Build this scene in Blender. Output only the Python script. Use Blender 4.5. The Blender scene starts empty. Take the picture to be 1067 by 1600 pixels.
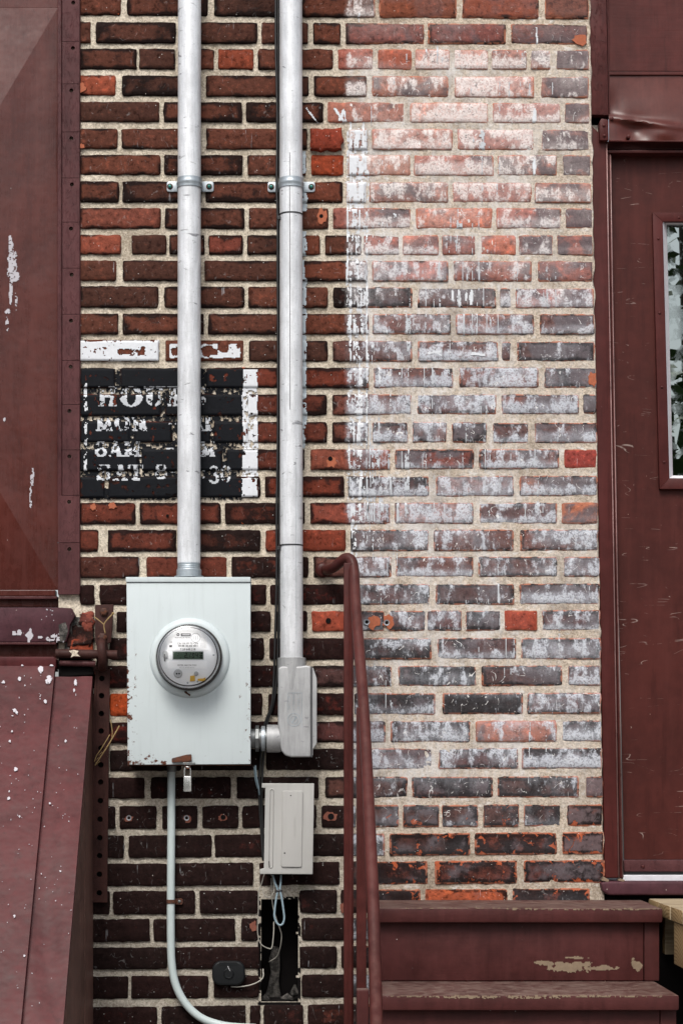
import bpy, bmesh, math, random
import numpy as np
from mathutils import Vector, Matrix, noise as mnoise
R = math.radians
rng = random.Random(7)

# ------------------------------------------------------------------ frame of reference
# the brick face is the plane y = 0; 1 px of the photograph is S metres on it; z is how far something stands out of it
S, D, CX, CY, HC = 0.00165, 5.0, 455.0, 1200.0, 0.93
def P(px, py, z=0.0):
    k = S * (D - z) / D
    return Vector(((px - CX) * k, -z, HC + (CY - py) * k))

# ------------------------------------------------------------------ camera, sky, sun, exposure
sc = bpy.context.scene
cam_d = bpy.data.cameras.new('camera'); cam = bpy.data.objects.new('camera', cam_d)
sc.collection.objects.link(cam); sc.camera = cam
cam.location = (0, -D, HC); cam.rotation_euler = (R(90), 0, 0)
cam_d.sensor_fit = 'VERTICAL'; cam_d.sensor_height = 36.0; cam_d.sensor_width = 24.0
cam_d.lens = 36.0 * D / (1600 * S)
cam_d.shift_x = (533.5 - CX) / 1600.0
cam_d.shift_y = (CY - 800.0) / 1600.0
cam_d.clip_start = 0.05; cam_d.clip_end = 500

SUN_EL, SUN_AZ = 52.0, -14.0          # azimuth measured from the camera's side of the wall, negative = left
world = bpy.data.worlds.new('World'); sc.world = world; world.use_nodes = True
wn = world.node_tree; bg = wn.nodes['Background']
sky = wn.nodes.new('ShaderNodeTexSky'); sky.sky_type = 'NISHITA'; sky.sun_disc = False
sky.sun_elevation = R(SUN_EL); sky.sun_rotation = R(180 - SUN_AZ)
sky.air_density = 1.0; sky.dust_density = 4.0; sky.ozone_density = 1.0
hs = wn.nodes.new('ShaderNodeHueSaturation'); hs.inputs['Saturation'].default_value = 0.42
wn.links.new(sky.outputs[0], hs.inputs['Color']); wn.links.new(hs.outputs[0], bg.inputs['Color'])
bg.inputs['Strength'].default_value = 0.145
sun_d = bpy.data.lights.new('sun', 'SUN'); sun = bpy.data.objects.new('sun', sun_d); sc.collection.objects.link(sun)
sun_d.energy = 1.5; sun_d.angle = R(22); sun_d.color = (1.0, 0.96, 0.90)
_d = Vector((math.sin(R(SUN_AZ)) * math.cos(R(SUN_EL)), -math.cos(R(SUN_AZ)) * math.cos(R(SUN_EL)), math.sin(R(SUN_EL))))
sun.rotation_euler = _d.to_track_quat('Z', 'Y').to_euler()
sun.location = (0, -4, 6)
vs = sc.view_settings
sc.display_settings.display_device = 'sRGB'
vs.view_transform = 'Standard'; vs.look = 'None'; vs.gamma = 1.0; vs.use_curve_mapping = False
vs.exposure = 0.55
sc.render.engine = 'CYCLES'
sc.cycles.max_bounces = 6; sc.cycles.transparent_max_bounces = 8
sc.cycles.use_denoising = True

# ------------------------------------------------------------------ object helpers
def link(o):
    sc.collection.objects.link(o); return o
def tag(o, label=None, cat=None, group=None, kind=None):
    if label: o['label'] = label
    if cat: o['category'] = cat
    if group: o['group'] = group
    if kind: o['kind'] = kind
    return o
def thing(name, loc, label, cat, group=None):
    o = link(bpy.data.objects.new(name, None)); o.location = loc; o.empty_display_size = 0.05
    return tag(o, label, cat, group)
def attach(o, parent):
    if parent is None: return
    o.parent = parent
    if parent.parent is None and parent.type == 'EMPTY':
        o.location = -Vector(parent.location)
def mk(name, data, mat, parent=None, smooth=False, angle=None):
    """data: a bmesh or (verts, faces[, material index per face]); coordinates are world coordinates"""
    me = bpy.data.meshes.new(name)
    if isinstance(data, bmesh.types.BMesh):
        bmesh.ops.recalc_face_normals(data, faces=data.faces[:])
        data.to_mesh(me); data.free()
    else:
        me.from_pydata(data[0], [], data[1])
        if len(data) > 2: me.polygons.foreach_set('material_index', data[2])
    for m in (mat if isinstance(mat, (list, tuple)) else [mat]): me.materials.append(m)
    if smooth:
        me.polygons.foreach_set('use_smooth', [True] * len(me.polygons))
        if angle: me.set_sharp_from_angle(angle=R(angle))
    me.update()
    o = link(bpy.data.objects.new(name, me)); attach(o, parent)
    return o

def bevel(bm, off, seg=2, edges=None):
    es = edges if edges is not None else [e for e in bm.edges if len(e.link_faces) == 2 and e.calc_face_angle(0) > 0.4]
    if off > 0: bmesh.ops.bevel(bm, geom=es, offset=off, segments=seg, profile=0.6, affect='EDGES', clamp_overlap=True)
    return bm
def add_prism(bm, poly, z0, z1, at=None):
    """polygon in photo pixels (as seen at depth `at`, default the front), extruded from depth z0 to z1"""
    zz = z1 if at is None else at
    f = []; b = []
    for px, py in poly:
        v = P(px, py, zz); f.append(bm.verts.new((v.x, -z1, v.z))); b.append(bm.verts.new((v.x, -z0, v.z)))
    n = len(f)
    bm.faces.new(f); bm.faces.new(b[::-1])
    for i in range(n):
        j = (i + 1) % n; bm.faces.new((f[i], b[i], b[j], f[j]))
    return bm
def prism(poly, z0, z1, bev=0.0, seg=2, at=None):
    bm = bmesh.new(); add_prism(bm, poly, z0, z1, at); bmesh.ops.recalc_face_normals(bm, faces=bm.faces[:])
    return bevel(bm, bev, seg)
def rect(x0, y0, x1, y1): return [(x0, y0), (x1, y0), (x1, y1), (x0, y1)]
def rrect(x0, y0, x1, y1, r, n=5):
    out = []
    for cx, cy, a0 in ((x1 - r, y0 + r, -90), (x1 - r, y1 - r, 0), (x0 + r, y1 - r, 90), (x0 + r, y0 + r, 180)):
        for i in range(n + 1):
            a = R(a0 + 90 * i / n); out.append((cx + r * math.cos(a), cy + r * math.sin(a)))
    return out
def wbox(x0, x1, y0, y1, z0, z1, bev=0.0, seg=2):
    """box in world metres"""
    bm = bmesh.new()
    vs_ = [bm.verts.new((x, y, z)) for x in (x0, x1) for y in (y0, y1) for z in (z0, z1)]
    for q in ((0, 1, 3, 2), (4, 6, 7, 5), (0, 4, 5, 1), (2, 3, 7, 6), (0, 2, 6, 4), (1, 5, 7, 3)): bm.faces.new([vs_[i] for i in q])
    bmesh.ops.recalc_face_normals(bm, faces=bm.faces[:])
    return bevel(bm, bev, seg)
def spline(pts, n=8):
    """Catmull-Rom through 3-D points"""
    p = [Vector(q) for q in pts]; p = [2 * p[0] - p[1]] + p + [2 * p[-1] - p[-2]]
    out = []
    for i in range(1, len(p) - 2):
        for k in range(n):
            t = k / n; a, b, c, d = p[i - 1:i + 3]
            out.append(0.5 * ((2 * b) + (c - a) * t + (2 * a - 5 * b + 4 * c - d) * t * t + (3 * b - a - 3 * c + d) * t ** 3))
    out.append(p[-2]); return out
def add_tube(bm, pts, r, seg=12, cap=True):
    pts = [Vector(q) for q in pts]; rings = []
    t0 = (pts[1] - pts[0]).normalized()
    u = t0.orthogonal().normalized()
    for i, q in enumerate(pts):
        t = (pts[min(i + 1, len(pts) - 1)] - pts[max(i - 1, 0)]).normalized()
        u = (u - t * u.dot(t)).normalized(); w = t.cross(u)
        rr = r(i / (len(pts) - 1)) if callable(r) else r
        rings.append([bm.verts.new(q + (u * math.cos(2 * math.pi * k / seg) + w * math.sin(2 * math.pi * k / seg)) * rr) for k in range(seg)])
    for a, b in zip(rings, rings[1:]):
        for k in range(seg):
            j = (k + 1) % seg; bm.faces.new((a[k], a[j], b[j], b[k]))
    if cap: bm.faces.new(rings[0][::-1]); bm.faces.new(rings[-1])
    return bm
def tube(pts, r, seg=12, cap=True): return add_tube(bmesh.new(), pts, r, seg, cap)
def add_lathe(bm, c, prof, seg=48, axis='y', close=True):
    """profile [(radius, height)]: axis y = height towards the camera, z = up, x = right"""
    rings = []
    for r, h in prof:
        ring = []
        for k in range(seg):
            a = 2 * math.pi * k / seg; ca, sa = math.cos(a) * r, math.sin(a) * r
            if axis == 'y': q = Vector((c[0] + ca, c[1] - h, c[2] + sa))
            elif axis == 'z': q = Vector((c[0] + ca, c[1] + sa, c[2] + h))
            else: q = Vector((c[0] + h, c[1] + ca, c[2] + sa))
            ring.append(bm.verts.new(q))
        rings.append(ring)
    for a, b in zip(rings, rings[1:]):
        for k in range(seg):
            j = (k + 1) % seg; bm.faces.new((a[k], a[j], b[j], b[k]))
    if close: bm.faces.new(rings[0][::-1]); bm.faces.new(rings[-1])
    return bm
def lathe(c, prof, seg=48, axis='y', close=True): return add_lathe(bmesh.new(), c, prof, seg, axis, close)
def holed_plate(poly4, holes, r, z0, z1, n=20):
    """plate (left x top, right x top, left x bottom, right x bottom at y0, y1) with round holes, real openings; all in pixels"""
    bm = bmesh.new()
    (y0, l0, r0), (y1, l1, r1) = poly4
    ys = [y0] + [(a[1] + b[1]) / 2 for a, b in zip(holes, holes[1:])] + [y1]
    def lr(y):
        t = (y - y0) / (y1 - y0); return l0 + (l1 - l0) * t, r0 + (r1 - r0) * t
    def V(px, py, z):
        v = P(px, py, z1); return bm.verts.new((v.x, -z, v.z))
    for (hx, hy), a, b in zip(holes, ys, ys[1:]):
        la, ra = lr(a); lb, rb = lr(b)
        outer = []; inner = []
        angs = sorted([2 * math.pi * k / n for k in range(n)] + [math.atan2(cy - hy, cx - hx) % (2 * math.pi) for cx, cy in ((la, a), (ra, a), (rb, b), (lb, b))])
        for an in angs:
            dx, dy = math.cos(an), math.sin(an); t = 1e9
            l_, r_ = lr(hy)
            if dx > 1e-9: t = min(t, (r_ - hx) / dx)
            if dx < -1e-9: t = min(t, (l_ - hx) / dx)
            if dy > 1e-9: t = min(t, (b - hy) / dy)
            if dy < -1e-9: t = min(t, (a - hy) / dy)
            outer.append((hx + dx * t, hy + dy * t)); inner.append((hx + dx * r, hy + dy * r))
        of = [V(*q, z1) for q in outer]; inf = [V(*q, z1) for q in inner]; inb = [V(*q, z0) for q in inner]; ob = [V(*q, z0) for q in outer]
        m = len(angs)
        for i in range(m):
            j = (i + 1) % m
            bm.faces.new((of[i], of[j], inf[j], inf[i])); bm.faces.new((inf[i], inf[j], inb[j], inb[i])); bm.faces.new((ob[j], ob[i], of[i], of[j])) if True else None
    return bm

# ------------------------------------------------------------------ numpy noise, for flaking paint
def vnoise(shape, cell, seed):
    g = np.random.RandomState(seed)
    cy_, cx_ = cell if isinstance(cell, tuple) else (cell, cell)
    ny, nx = int(shape[0] / cy_) + 3, int(shape[1] / cx_) + 3
    L = g.rand(ny, nx)
    y = np.arange(shape[0]) / cy_; x = np.arange(shape[1]) / cx_
    iy = y.astype(int); ix = x.astype(int); fy = y - iy; fx = x - ix
    fy = fy * fy * (3 - 2 * fy); fx = fx * fx * (3 - 2 * fx)
    a = L[np.ix_(iy, ix)]; b = L[np.ix_(iy, ix + 1)]; c = L[np.ix_(iy + 1, ix)]; d = L[np.ix_(iy + 1, ix + 1)]
    fx = fx[None, :]; fy = fy[:, None]
    return (a * (1 - fx) + b * fx) * (1 - fy) + (c * (1 - fx) + d * fx) * fy
def fbm(shape, cell, seed, octs=4, gain=0.55):
    out = 0; amp = 1; tot = 0
    for o in range(octs):
        c = tuple(max(1.01, v / 2 ** o) for v in cell) if isinstance(cell, tuple) else max(1.01, cell / 2 ** o)
        out = out + amp * vnoise(shape, c, seed + o * 31); tot += amp; amp *= gain
    return out / tot
# ------------------------------------------------------------------ materials
class NB:
    def __init__(self, name):
        self.m = bpy.data.materials.new(name); self.m.use_nodes = True; self.t = self.m.node_tree
        self.b = self.t.nodes['Principled BSDF']; self.out = self.t.nodes['Material Output']
    def n(self, typ, **kw):
        x = self.t.nodes.new(typ)
        for k, v in kw.items(): setattr(x, k, v)
        return x
    def put(self, sock, v):
        if isinstance(v, bpy.types.NodeSocket): self.t.links.new(v, sock)
        elif v is not None:
            if sock.type == 'RGBA' and len(v) == 3: v = (*v, 1)
            sock.default_value = v
    def math(self, op, a, b=None, c=None, clamp=False):
        x = self.n('ShaderNodeMath', operation=op, use_clamp=clamp)
        self.put(x.inputs[0], a); self.put(x.inputs[1], b); self.put(x.inputs[2], c); return x.outputs[0]
    def add(self, a, b): return self.math('ADD', a, b)
    def sub(self, a, b): return self.math('SUBTRACT', a, b)
    def mul(self, a, b): return self.math('MULTIPLY', a, b)
    def vmath(self, op, a, b=None):
        x = self.n('ShaderNodeVectorMath', operation=op); self.put(x.inputs[0], a)
        if b is not None: self.put(x.inputs[1], b)
        return x.outputs[0]
    def step(self, v, lo, hi, a=0.0, b=1.0):
        x = self.n('ShaderNodeMapRange', interpolation_type='SMOOTHSTEP')
        self.put(x.inputs[0], v); self.put(x.inputs[1], lo); self.put(x.inputs[2], hi); self.put(x.inputs[3], a); self.put(x.inputs[4], b); return x.outputs[0]
    def mix(self, f, a, b, mode='MIX'):
        x = self.n('ShaderNodeMix', data_type='RGBA', blend_type=mode)
        self.put(x.inputs[0], f); self.put(x.inputs[6], a); self.put(x.inputs[7], b); return x.outputs[2]
    def noise(self, vec, scale, detail=4, rough=0.55, dist=0.0):
        x = self.n('ShaderNodeTexNoise'); self.put(x.inputs['Vector'], vec)
        x.inputs['Scale'].default_value = scale; x.inputs['Detail'].default_value = detail
        x.inputs['Roughness'].default_value = rough; x.inputs['Distortion'].default_value = dist
        return x.outputs[0]
    def voro(self, vec, scale, feature='F1', rnd=1.0):
        x = self.n('ShaderNodeTexVoronoi', feature=feature); self.put(x.inputs['Vector'], vec)
        x.inputs['Scale'].default_value = scale; x.inputs['Randomness'].default_value = rnd
        return x.outputs['Distance'], x.outputs.get('Color')
    def pos(self): return self.n('ShaderNodeNewGeometry').outputs['Position']
    def xyz(self, v):
        x = self.n('ShaderNodeSeparateXYZ'); self.put(x.inputs[0], v); return x.outputs
    def bump(self, h, strength=0.5, dist=0.001, normal=None):
        x = self.n('ShaderNodeBump'); x.inputs['Strength'].default_value = strength; x.inputs['Distance'].default_value = dist
        self.put(x.inputs['Height'], h)
        if normal is not None: self.put(x.inputs['Normal'], normal)
        return x.outputs[0]
    def done(self, col=None, rough=None, metal=None, normal=None, spec=None, **kw):
        b = self.b
        if col is not None: self.put(b.inputs['Base Color'], col)
        if rough is not None: self.put(b.inputs['Roughness'], rough)
        if metal is not None: self.put(b.inputs['Metallic'], metal)
        if normal is not None: self.put(b.inputs['Normal'], normal)
        if spec is not None: self.put(b.inputs['Specular IOR Level'], spec)
        for k, v in kw.items(): self.put(b.inputs[k], v)
        return self.m

def xp(px): return (px - CX) * S                # photo pixels to metres on the wall
def zp(py): return HC + (CY - py) * S

def lime_zone(k, pos):
    """where the wall was once limewashed, and its run-down streaks; carries across bricks and joints"""
    x, y, z = k.xyz(pos)
    e = k.mul(k.step(x, xp(538), xp(552)), k.step(x, xp(770), xp(915), 1.0, 0.42))
    e = k.mul(e, k.mul(k.step(z, zp(55), zp(110)), k.step(z, zp(1320), zp(1200))))
    cloud = k.noise(k.vmath('MULTIPLY', pos, (1, 1, 0.75)), 7.5, 5, 0.6, 0.4)
    streak = k.noise(k.vmath('MULTIPLY', pos, (1, 1, 0.16)), 75, 5, 0.65)
    return e, k.add(k.mul(cloud, 0.62), k.mul(streak, 0.38))
def brick_material():
    k = NB('fired_brick'); pos = k.pos(); oi = k.n('ShaderNodeObjectInfo')
    rnd = oi.outputs['Random']
    sc_ = k.n('ShaderNodeVectorMath', operation='SCALE'); sc_.inputs[0].default_value = (37.0, 11.0, 53.0); k.put(sc_.inputs['Scale'], rnd)
    off = k.vmath('ADD', pos, sc_.outputs[0])
    x, y, z = k.xyz(pos)
    film_in = k.mul(oi.outputs['Alpha'], k.step(k.add(x, k.mul(k.noise(pos, 45, 4, 0.6), 0.016)), xp(541), xp(551))); soot_in = k.mul(oi.outputs['Object Index'], 0.01)
    gen = k.n('ShaderNodeTexCoord').outputs['Generated']; gx, gy, gz = k.xyz(gen)
    ex = k.mul(k.math('MINIMUM', gx, k.sub(1.0, gx)), 3.0); ez = k.math('MINIMUM', gz, k.sub(1.0, gz))
    edge = k.math('MINIMUM', ex, ez)                          # 0 at the arris, .5 in the middle
    n1 = k.noise(off, 16, 6, 0.62); n2 = k.noise(off, 75, 6, 0.68); n3 = k.noise(off, 420, 3, 0.6)
    shade = k.add(0.45, k.mul(n2, 1.1))
    base = k.mix(1.0, oi.outputs['Color'], shade, 'MULTIPLY')
    # some of the body burnt darker, some brighter
    base = k.mix(k.step(n2, 0.54, 0.68, 0, 0.75), base, k.mix(1.0, oi.outputs['Color'], (2.0, 1.65, 1.45), 'MULTIPLY'))
    base = k.mix(k.step(n2, 0.46, 0.34, 0, 0.8), base, k.mix(1.0, oi.outputs['Color'], (0.35, 0.33, 0.33), 'MULTIPLY'))
    # slate grey fireskin on the right half
    rgt = k.step(x, xp(540), xp(590)); fs = k.noise(off, 12, 5, 0.58, 0.4)
    slate = k.mul(k.mul(k.step(k.add(fs, k.mul(k.step(x, xp(780), xp(900)), 0.10)), 0.46, 0.60), rgt), k.step(z, zp(80), zp(30), 1.0, 0.35))
    slate = k.mul(slate, k.step(soot_in, 0.03, 0.10))
    base = k.mix(k.mul(slate, 0.9), base, k.mix(n2, (0.045, 0.036, 0.040), (0.15, 0.125, 0.135)))
    # fired skin / soot
    sm = k.add(k.add(k.mul(n1, 0.75), k.mul(n2, 0.45)), k.sub(soot_in, 0.5))
    sm = k.add(sm, k.step(edge, 0.0, 0.30, 0.20, -0.03))
    soot = k.step(sm, 0.52, 0.68)
    skin = k.mix(n2, (0.0022, 0.0016, 0.0016), (0.014, 0.0080, 0.0072))
    col = k.mix(k.mul(soot, 0.93), base, skin)
    # chipped arrises and spalls showing orange body
    right = k.step(x, xp(545), xp(600)); low = k.step(z, zp(1240), zp(1300), 1.0, 0.0)
    low = k.math('MAXIMUM', k.mul(right, k.step(z, zp(1300), zp(1230), 1.0, 0.0)), 0.0)
    cn = k.noise(off, 38, 5, 0.62, 0.6)
    cth = k.add(0.70, k.mul(k.math('MINIMUM', edge, 0.3), 0.28)); cth = k.sub(cth, k.mul(low, 0.135)); cth = k.sub(cth, k.mul(right, 0.035))
    chip = k.step(k.sub(cn, cth), 0.0, 0.03)
    chipcol = k.mix(n2, (0.30, 0.055, 0.018), (0.50, 0.13, 0.055))
    col = k.mix(k.mul(chip, 0.85), col, chipcol)
    rimn = k.step(k.noise(off, 55, 4, 0.6), 0.40, 0.56)
    rim = k.mul(k.mul(k.step(edge, 0.035, 0.11, 1.0, 0.0), rimn), k.mul(right, 1.0))
    col = k.mix(rim, col, k.mix(n2, (0.26, 0.075, 0.040), (0.50, 0.21, 0.13)))
    # lime film: soft veil, then scraped patches
    f1 = k.noise(off, 11, 5, 0.6); f2 = k.noise(k.vmath('MULTIPLY', off, (1.0, 1.0, 0.6)), 42, 7, 0.62); f3 = k.noise(off, 190, 4, 0.7)
    r2 = k.math('FRACT', k.mul(rnd, 13.73)); r3 = k.math('FRACT', k.mul(rnd, 57.31))
    lowhalf = k.mul(k.step(k.add(gz, k.mul(k.sub(r3, 0.5), 0.5)), 0.70, 0.25, -0.06, 0.16), k.step(r2, 0.25, 0.75, -0.35, 1.0))
    zone, cl = lime_zone(k, pos)
    veil = k.mul(film_in, k.step(k.add(k.add(k.mul(f1, 0.5), k.mul(cl, 0.5)), lowhalf), 0.40, 0.66, 0.22, 1.55))
    crisp = k.step(k.add(k.add(k.add(k.mul(f2, 1.25), k.mul(f1, 0.55)), k.mul(film_in, 0.55)), k.add(lowhalf, k.mul(k.sub(cl, 0.5), 0.8))), 1.10, 1.30)
    crisp = k.mul(crisp, k.step(film_in, 0.02, 0.35))
    fleck = k.step(f3, 0.40, 0.52, 0.45, 1.0)
    film = k.math('MAXIMUM', k.mul(k.mul(veil, k.step(f3, 0.30, 0.55, 0.45, 1.0)), 0.62), k.mul(k.mul(crisp, fleck), 0.86))
    film = k.mul(film, k.step(edge, 0.02, 0.095, 0.22, 1.0))
    pinkish = k.step(k.add(z, k.mul(f1, 0.5)), zp(430), zp(120))
    fcol = k.mix(pinkish, k.mix(f1, (0.38, 0.40, 0.455), (0.70, 0.73, 0.78)), k.mix(f2, (0.58, 0.50, 0.475), (0.80, 0.765, 0.75)))
    col = k.mix(k.math('MINIMUM', film, 0.92), col, fcol)
    ck = k.noise(off, 95, 4, 0.6, 0.8); dk = k.mul(k.mul(k.step(ck, 0.60, 0.66), film), k.step(f2, 0.40, 0.55))
    col = k.mix(k.mul(dk, 0.8), col, (0.03, 0.018, 0.016))
    # scratches: thin broken contour lines
    s1 = k.noise(k.vmath('MULTIPLY', off, (1.0, 1.0, 0.8)), 24, 1.5, 0.5, 1.2)
    line = k.step(k.math('ABSOLUTE', k.sub(s1, 0.47)), 0.004, 0.011, 1.0, 0.0)
    brk = k.step(k.noise(off, 60, 3, 0.6), 0.52, 0.62)
    col = k.mix(k.mul(k.mul(line, brk), k.step(film_in, 0.0, 0.4, 0.10, 0.9)), col, (0.72, 0.71, 0.70))
    rot = k.n('ShaderNodeVectorRotate', rotation_type='Y_AXIS'); k.put(rot.inputs['Vector'], off); rot.inputs['Angle'].default_value = 0.75
    s2 = k.noise(k.vmath('MULTIPLY', rot.outputs[0], (1.0, 1.0, 0.07)), 210, 2, 0.5); l2 = k.mul(k.step(s2, 0.735, 0.76), k.step(k.noise(off, 30, 3, 0.6), 0.53, 0.58))
    col = k.mix(k.mul(l2, k.step(film_in, 0.02, 0.4, 0.05, 0.85)), col, (0.74, 0.72, 0.70))
    # lime specks and drips
    vd, vc = k.voro(off, 150); vr, vg, vb = k.xyz(vc)
    speck = k.mul(k.step(vd, 0.10, 0.22, 1.0, 0.0), k.step(vr, k.sub(0.955, k.mul(film_in, 0.25)), 0.97))
    col = k.mix(k.mul(speck, 0.8), col, (0.62, 0.62, 0.60))
    dr = k.noise(k.vmath('MULTIPLY', off, (1.0, 1.0, 0.05)), 160, 2, 0.5)
    drip = k.mul(k.step(dr, 0.68, 0.73), k.step(k.noise(off, 22, 3, 0.6), 0.52, 0.62))
    col = k.mix(k.mul(drip, k.add(0.25, k.mul(film_in, 0.5))), col, (0.62, 0.63, 0.66))
    h = k.add(k.add(k.mul(n2, 0.9), k.mul(n3, 0.35)), k.sub(k.mul(film, 0.15), k.mul(chip, 0.7)))
    nor = k.bump(h, 0.9, 0.0030)
    return k.done(col, k.step(n2, 0.3, 0.7, 0.95, 0.72), 0.0, nor, 0.09)

def mortar_material():
    k = NB('lime_mortar'); pos = k.pos(); x, y, z = k.xyz(pos)
    n1 = k.noise(pos, 9, 5, 0.6); n2 = k.noise(pos, 110, 5, 0.7); n3 = k.noise(pos, 520, 3, 0.7)
    right = k.step(k.add(x, k.mul(n1, 0.06)), xp(520), xp(600)); low = k.step(k.add(z, k.mul(n1, 0.3)), zp(900), zp(1330), 0, 1)
    a = k.mix(n1, (0.50, 0.43, 0.335), (0.70, 0.635, 0.535)); b = k.mix(n1, (0.42, 0.34, 0.265), (0.62, 0.54, 0.445))
    zone, cl = lime_zone(k, pos)
    c = k.mix(right, a, b)
    c = k.mix(k.mul(low, k.step(right, 0, 1, 0.75, 0.15)), c, k.mix(n1, (0.30, 0.275, 0.235), (0.46, 0.43, 0.375)))
    vd, vc = k.voro(pos, 260); r_, g_, b_ = k.xyz(vc)
    grain = k.mix(r_, (0.58, 0.55, 0.51), (1.34, 1.34, 1.34)); c = k.mix(0.8, c, k.mix(1.0, c, grain, 'MULTIPLY'))
    dark = k.mul(k.step(r_, 0.86, 0.93), k.step(vd, 0.2, 0.45, 1.0, 0.0))
    c = k.mix(k.mul(dark, 0.75), c, (0.07, 0.055, 0.045))
    pit = k.step(n2, 0.63, 0.72); c = k.mix(k.mul(pit, 0.6), c, (0.12, 0.095, 0.075))
    sm = k.mul(k.step(k.noise(k.vmath('MULTIPLY', pos, (1, 1, 2.2)), 34, 6, 0.7), 0.54, 0.66), k.mul(right, 0.7))
    c = k.mix(sm, c, (0.72, 0.71, 0.69))
    lime = k.mul(zone, k.step(k.add(k.mul(cl, 0.75), k.mul(n2, 0.25)), 0.42, 0.62, 0.05, 0.85)); c = k.mix(lime, c, k.mix(n2, (0.50, 0.47, 0.45), (0.80, 0.79, 0.78)))
    grime = k.mul(k.step(k.noise(k.vmath('MULTIPLY', pos, (1, 1, 0.7)), 6, 6, 0.7), 0.48, 0.66), 0.55); c = k.mix(grime, c, k.mix(1.0, c, (0.45, 0.41, 0.37), 'MULTIPLY'))
    moss = k.mul(k.step(k.noise(pos, 14, 4, 0.6), 0.6, 0.75), k.mul(low, 0.35)); c = k.mix(moss, c, (0.17, 0.19, 0.09))
    h = k.add(k.add(k.mul(n2, 0.8), k.mul(n3, 0.7)), k.mul(r_, 0.5))
    return k.done(c, 0.93, 0.0, k.bump(h, 0.9, 0.0028), 0.2)

def paint_material(name, col, rough=0.38, lump=0.0015, lumpscale=7, grain='none', specks=0.0, speckcol=(0.62, 0.61, 0.60), chips=0.0, chipcol=(0.34, 0.24, 0.13), dust=0.0, var=0.35, crackle=0.0, scratch=0.0, spec=0.17):
    """old gloss oil paint: uneven film, brush marks, fly specks, chips down to what is under it"""
    k = NB(name); pos = k.pos(); x, y, z = k.xyz(pos)
    n1 = k.noise(pos, 4.5, 4, 0.6); n2 = k.noise(pos, 38, 6, 0.65); n3 = k.noise(pos, 300, 4, 0.7)
    hi = tuple(min(1, c * (1 + var)) for c in col); lo = tuple(c * (1 - var) for c in col)
    c = k.mix(k.step(k.add(k.mul(n1, 0.6), k.mul(n2, 0.4)), 0.34, 0.66), lo, hi)
    wst = k.noise(k.vmath('MULTIPLY', pos, (1, 1, 0.10)), 34, 6, 0.68)
    c = k.mix(k.step(wst, 0.50, 0.72, 0.0, 0.40), c, tuple(min(1, v * 1.45 + 0.003) for v in col)); c = k.mix(k.step(wst, 0.46, 0.30, 0.0, 0.5), c, tuple(v * 0.5 for v in col))
    nick = k.noise(pos, 120, 5, 0.7); c = k.mix(k.step(nick, 0.70, 0.74, 0.0, 0.7), c, (0.018, 0.009, 0.008)); c = k.mix(k.step(nick, 0.30, 0.27, 0.0, 0.45), c, tuple(min(1, v * 1.9 + 0.008) for v in col))
    rgh = k.add(rough - 0.08, k.add(k.mul(n2, 0.16), k.mul(k.sub(wst, 0.5), 0.3)))
    h = k.mul(n3, 0.10)
    if grain == 'v': g = k.noise(k.vmath('MULTIPLY', pos, (1, 1, 0.05)), 190, 4, 0.6); h = k.add(h, k.mul(g, 0.55))
    if grain == 'h': g = k.noise(k.vmath('MULTIPLY', pos, (0.05, 1, 1)), 190, 4, 0.6); h = k.add(h, k.mul(g, 0.45))
    if crackle:
        cr = k.noise(k.vmath('MULTIPLY', pos, (1, 1, 0.35)), 120, 6, 0.75, 0.8); h = k.add(h, k.mul(k.step(cr, 0.52, 0.60), crackle))
        c = k.mix(k.mul(k.step(cr, 0.60, 0.66), 0.5), c, tuple(v * 0.25 for v in col))
    if chips:
        ch = k.noise(k.vmath('MULTIPLY', pos, (0.45, 1, 1.3) if grain == 'h' else (1, 1, 0.6)), 16, 8, 0.7)
        cm = k.step(ch, 0.76 - chips, 0.775 - chips); c = k.mix(cm, c, k.mix(n2, tuple(v * 0.6 for v in chipcol), chipcol)); h = k.sub(h, k.mul(cm, 0.6))
        rgh = k.add(rgh, k.mul(cm, 0.35))
    if dust:
        up = k.xyz(k.n('ShaderNodeNewGeometry').outputs['Normal'])[2]
        dm = k.mul(k.step(up, 0.3, 0.95), k.mul(k.step(n2, 0.25, 0.7), dust)); c = k.mix(dm, c, (0.16, 0.115, 0.095)); rgh = k.add(rgh, k.mul(dm, 0.35))
    if scratch:
        s = k.noise(k.vmath('MULTIPLY', pos, (0.3, 1, 1.9)), 13, 1.2, 0.5, 1.0)
        ln = k.mul(k.step(k.math('ABSOLUTE', k.sub(s, 0.5)), 0.0015, 0.005, 1, 0), k.step(k.noise(pos, 26, 3, 0.6), 0.54, 0.64))
        c = k.mix(k.mul(ln, scratch), c, (0.36, 0.28, 0.25))
    if specks:
        vd, vc = k.voro(pos, 105); r_, g_, b_ = k.xyz(vc)
        sp = k.mul(k.step(k.add(vd, k.mul(n3, 0.12)), 0.15, 0.21, 1, 0), k.step(r_, 1.0 - specks, 1.003 - specks)); c = k.mix(k.mul(sp, 0.85), c, speckcol)
    nor = k.bump(n1, 1.0, lump * 12 / max(1.0, lumpscale)) if lump else None
    nor = k.bump(h, 0.6, 0.0011, nor)
    return k.done(c, rgh, 0.0, nor, spec)

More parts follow.
